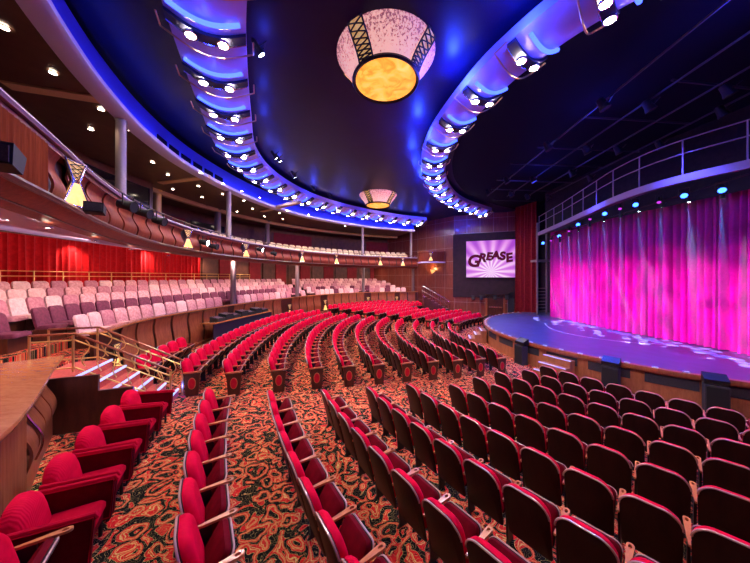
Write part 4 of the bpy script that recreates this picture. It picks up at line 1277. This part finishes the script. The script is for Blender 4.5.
# box seats at the end of the balcony
bx = empty('box_balcony', label='small curved box balcony with amber lamp at the far balcony end', cat='balcony')
bp = Vector((5.75, 27.2, 0)); rb = 1.3
BX = Curve([bp + Vector((rb * math.cos(a), rb * .7 * math.sin(a), 0)) for a in [(170 + i * 200 / 30) * D2R for i in range(31)]])
sweep(BX, [(0, ZC + 1.55), (0, ZC + 2.5), (-.1, ZC + 2.5), (-.1, ZC + 1.55)], closed=True, step=.2).build('front_panel', 'wood_red', bx)
sweep(BX, [(.1, ZC + 1.42), (.1, ZC + 1.55), (-.2, ZC + 1.55), (-.2, ZC + 1.42)], closed=True, step=.2).build('ledge', 'lav', bx)
sweep(BX, [(.06, ZC + 2.5), (.06, ZC + 2.58), (-.16, ZC + 2.58), (-.16, ZC + 2.5)], closed=True, step=.2).build('top_rail', 'wood', bx)
mb = MB(); mb.add([(p.x, p.y, ZC + 1.45) for p in BX.p], [tuple(range(len(BX.p)))]); mb.build('underside', 'black', bx)
p, t, nn = BX.at(BX.len * .42)
fdir = Vector((-.15, -1, 0)).normalized()
hourglass(Vector((p.x, p.y, ZC + 1.62)) + fdir * .13, fdir, 'amber hourglass lamp on the front of the small box balcony', 1.0)
wl = empty('wall_lamp', (5.86, 27.57, ZC + .72), .86, 'amber half bowl lamp glowing on the panelled side wall under the box balcony', 'lamp')
MB().lathe([(.02, -.28), (.16, -.22), (.30, -.08), (.36, .06), (.33, .06), (.26, -.06)], 20, a0=PI, a1=2 * PI).build('bowl', 'amber_small', wl)
MB().box(-.10, .10, -.03, .06, -.36, -.2).build('bracket', 'goldrim', wl)
l = bpy.data.lights.new('wall_lamp_glow', 'POINT'); l.energy = 45; l.color = (1, .55, .2); l.shadow_soft_size = .1
o = bpy.data.objects.new('wall_lamp_glow', l); C.objects.link(o); o.location = (5.7, 27.4, ZC + .9)
# tower with ladder beside the curtain
tw = empty('stage_tower', label='dark steel tower with rungs at the far end of the curtain', cat='tower')
for X_, Y_ in ((11.9, 19.7), (12.7, 19.9)): MB().tube([(X_, Y_, ZS), (X_, Y_, ZC + 4)], .06, 8).build('post', 'column', tw)
for k in range(8): MB().tube([(11.9, 19.7, ZS + .25 + k * .24), (12.7, 19.9, ZS + .25 + k * .24)], .025, 6).build('rung', 'column', tw)
MB().box(11.8, 12.8, 19.6, 20.4, ZC + 1.15, ZC + 1.3).build('platform', 'column', tw)
struct(MB().box(13.5, 13.6, 2, 24, .0, ZD).build('wall_stage', 'blackcloth'))
struct(MB().add([(14.6, 19.6, 0), (12.05, 23.0, 0), (12.05, 23.0, ZD), (14.6, 19.6, ZD)], [(0, 1, 2, 3)]).build('wall_wing', 'blackcloth'))

# lighting gear hung on the balcony front
for i, (x, y) in enumerate([(-9, 152), (95, 207), (133, 207), (150, 214), (163, 222), (208, 243), (216, 247), (262, 250), (275, 254)]):
    z_ = 1.5
    cv = BC.offset(-.38); p = ray_hit(cv, x)
    pos = Vector((p.x, p.y, ZC + (HY - y) / F * p.y))
    if i in (0, 1):
        root = empty('loudspeaker', pos, .6, 'black wedge loudspeaker on the balcony front, ' + ('by the reeded panel' if i == 0 else 'beside the largest hourglass lamp'), 'speaker', 'balcony loudspeakers')
        s_ = .17 if i == 0 else .14
        MB().loft([[(x_ * s_, y_, z_2) for y_, z_2 in ((-s_ * .5, -s_ * .6), (s_ * .5, -s_ * .8), (s_ * .9, s_ * .2), (-s_ * .4, s_ * .5))] for x_ in (-.8, .8)]).build('cabinet', 'black', root)
        MB().box(-s_ * .7, s_ * .7, -s_ * .5 - .012, -s_ * .5 + .0, -s_ * .5, s_ * .3).build('grille', 'grille', root)
        MB().tube([(0, s_ * .2, s_ * .2), (0, .35, s_ * .3)], .02, 6).build('bracket', 'metal_dark', root)
    else:
        par_lamp(pos, Vector((10, pos.y + 2, 1.5)), 'lamp_cool' if i in (5, 7) else 'black', f'black theatre spotlight on the balcony front, {nth(i - 2)} past the second column', .13, 'balcony spotlights')
for i, (x, y) in enumerate([(261, 54), (276, 158), (280, 161), (295, 177), (314, 190), (331, 198)]):
    p = px(x, y, 5.3); par_lamp(p, p + Vector((3, 2, -5)), 'lamp_cool', f'small ceiling spotlight beside the outer ring, {nth(i)} from the near end', .085, 'ceiling spotlights')

# ------------------------------------------------------------------ camera
cam = bpy.data.cameras.new('camera'); co = bpy.data.objects.new('camera', cam); C.objects.link(co)
co.location = (0, 0, ZC); co.rotation_euler = (PI / 2, 0, 0)
cam.sensor_fit = 'HORIZONTAL'; cam.sensor_width = 36; cam.lens = F / 750 * 36
cam.shift_x = 0; cam.shift_y = (HY - 281.5) / 750 ; cam.clip_start = .05; cam.clip_end = 200
bpy.context.scene.camera = co

# ------------------------------------------------------------------ lights
def spot(p, aim, e, col, size, blend=.5, soft=.15):
    l = bpy.data.lights.new('spot', 'SPOT'); l.energy = e; l.color = col; l.spot_size = size * D2R; l.spot_blend = blend; l.shadow_soft_size = soft
    o = bpy.data.objects.new('spot', l); C.objects.link(o); o.location = p
    o.rotation_euler = (Vector(aim) - Vector(p)).to_track_quat('-Z', 'Y').to_euler(); return o
def area(p, aim, e, col, sx, sy):
    l = bpy.data.lights.new('area', 'AREA'); l.energy = e; l.color = col; l.shape = 'RECTANGLE'; l.size = sx; l.size_y = sy
    o = bpy.data.objects.new('area', l); C.objects.link(o); o.location = p
    o.rotation_euler = (Vector(aim) - Vector(p)).to_track_quat('-Z', 'Y').to_euler(); return o
# ring lamps pour white light down on the seats
def ringlights(curve, e, every, off=0):
    d = off or .5
    while d < curve.len:
        p, t, nn = curve.at(d); d += every
        spot((p.x, p.y, ZRG - .15), (p.x + .8, p.y, 0), e, (1, .84, .79), 125, .8, .12)
ringlights(RL, 400, 2.2, 2.8); ringlights(RR, 390, 2.2)
# blue glow inside the ring troughs
for curve in (RL, RR):
    for d in HOOPS[id(curve)]:
        p, t, nn = curve.at(d)
        l = bpy.data.lights.new('neon_glow', 'POINT'); l.energy = 15; l.color = (.03, .06, 1); l.shadow_soft_size = .06
        o = bpy.data.objects.new('neon_glow', l); C.objects.link(o); q = p - t * .40; o.location = (q.x, q.y, ZRG - .22)
# under the balcony: wash on the parterre seats and pools of light on the red curtain
d = 2.0
while d < BC.len:
    p, t, nn = BC.at(d); d += 2.6
    q = p + nn * 1.0
    spot((q.x, q.y, ZC + .92), (q.x + nn.x * 3.4, q.y + nn.y * 3.4, ZC - 1.6), 380, (1, .74, .66), 150, .9, .08)
    q = p + nn * 6.9
    spot((q.x, q.y, ZC + 1.72), (q.x + nn.x * .9, q.y + nn.y * .9, 0), 210, (1, .66, .5), 110, .9, .05)
# added lavender spots that brighten the balcony soffit from below
d = .6
while d < PALL.len - 1:
    p, t, nn = PALL.at(d); d += 2.2
    q = p + nn * .9
    spot((q.x, q.y, ZC - .95), (q.x + nn.x * 1.6, q.y + nn.y * 1.6, ZC + 1.3), 75, (.72, .62, 1), 105, .9, .1)
# added spots without fixtures, brightening the balcony and parterre fronts
for p, aim, e in (((4, 10, ZC + 4.8), (-8, 12, 3.4), 800), ((4, 15, ZC + 4.8), (-3, 25, 3.4), 2000), ((1, 4, ZC + 4.8), (-5, 3, 3), 130)):
    spot(p, aim, e, (1, .62, .58), 90, .8, .3)
# magenta front light on the curtain from the inner ring
for y0, y1 in ((4.5, 7.0), (7.5, 9.5), (10.5, 12.0), (14, 14.5), (17, 17)):
    spot((RR.at(RR.s[RR.near_s((3, y0))])[0].x + .6, y0, ZRG - .2), (12.6, y1, ZS + 1.3), 11500, (1, .004, .60), 30, .95, .05)
    o = [x for x in C.objects if x.type == 'LIGHT'][-1]; l = o.data; l.use_nodes = True; nt = l.node_tree; em = nt.nodes['Emission']
    t = N(nt, 'ShaderNodeTexCoord'); n = noise(nt, t.outputs['Normal'], 24, 3)
    mr = N(nt, 'ShaderNodeMapRange'); L(nt, n.outputs[0], mr.inputs[0]); mr.inputs[1].default_value = .38; mr.inputs[2].default_value = .62; mr.inputs[3].default_value = .35; mr.inputs[4].default_value = 1.5
    L(nt, mr.outputs[0], em.inputs['Strength'])
# blue beams down the curtain
for p, t_ in beam_pos: spot(p - Vector((.05, 0, .06)), t_, 15000, (.10, .28, 1), 7, .6, .02)
# blue wash on the stage floor
for x, y in ((9.0, 8.0), (9.0, 12), (8.6, 16)): spot((x, y, ZC + 4.6), (x - .3, y, ZS), 4200, (.05, .07, 1), 80, .8, .2)
# patterned white light along the foot of the curtain
for i, y in enumerate((6.2, 7.8, 9.4, 11.0, 12.6, 14.2, 15.8, 17.2)):
    o = spot((10.3 + (.5 if i < 3 else 0), y, ZC + 2.7), ((12.0, 12.0, 11.85, 11.6, 11.35, 11.2, 11.1, 11.05)[i], y + .3, ZS), 22000, (.72, .62, 1), 24, .35, .01)
    l = o.data; l.use_nodes = True; nt = l.node_tree; em = nt.nodes['Emission']
    t = N(nt, 'ShaderNodeTexCoord'); vo = N(nt, 'ShaderNodeTexVoronoi'); vo.inputs['Scale'].default_value = 11 + i % 3; L(nt, t.outputs['Normal'], vo.inputs['Vector'])
    L(nt, mathn(nt, 'MULTIPLY', mathn(nt, 'LESS_THAN', vo.outputs['Distance'], .36), 1.0), em.inputs['Strength'])
# blue glow of the rings onto the dark ceiling
rg = random.Random(11)
for curve, off_, e in ((RL, -1.15, 16), (RR, 1.05, 150)):
    cv = curve.offset(off_); d = .5
    while d < cv.len:
        p, t, nn = cv.at(d); d += 1.3 + rg.random() * 1.6
        l = bpy.data.lights.new('glow', 'POINT'); l.energy = e * (.5 + 1.6 * rg.random()); l.color = (.02, .05, 1); l.shadow_soft_size = .1
        o = bpy.data.objects.new('glow', l); C.objects.link(o); o.location = (p.x, p.y, ZD - .5)
for q_, e_ in (((7.2, 9, ZD - 1.2), 120), ((8.5, 14, ZD - 1.2), 120), ((7.5, 5.5, ZD - 1.2), 120)):  # added blue fill tinting the stage grid, from no fixture
    l = bpy.data.lights.new('grid_fill', 'POINT'); l.energy = e_; l.color = (.03, .05, 1); l.shadow_soft_size = .3
    o = bpy.data.objects.new('grid_fill', l); C.objects.link(o); o.location = q_
l = bpy.data.lights.new('step_glow', 'POINT'); l.energy = 9; l.color = (.03, .06, 1); l.shadow_soft_size = .05
o = bpy.data.objects.new('step_glow', l); C.objects.link(o); o.location = O + er * -.1 + et * .62 + Vector((0, 0, z0 + .25))
l = bpy.data.lights.new('stair_glow', 'POINT'); l.energy = 60; l.color = (.35, .15, 1); l.shadow_soft_size = .2
o = bpy.data.objects.new('stair_glow', l); C.objects.link(o); q = px(440, 300, -2.0); o.location = (q.x, q.y - .5, q.z)
w = bpy.data.worlds.new('world'); bpy.context.scene.world = w; w.use_nodes = True
w.node_tree.nodes['Background'].inputs[0].default_value = (.30, .16, .30, 1); w.node_tree.nodes['Background'].inputs[1].default_value = .06
sc_ = bpy.context.scene
sc_.view_settings.view_transform = 'Standard'; sc_.view_settings.look = 'None'; sc_.view_settings.gamma = 1; sc_.view_settings.use_curve_mapping = False
sc_.view_settings.exposure = 0.0
sc_.cycles.max_bounces = 6; sc_.cycles.diffuse_bounces = 3; sc_.cycles.glossy_bounces = 2; sc_.cycles.sample_clamp_indirect = 4
sc_.cycles.use_denoising = True
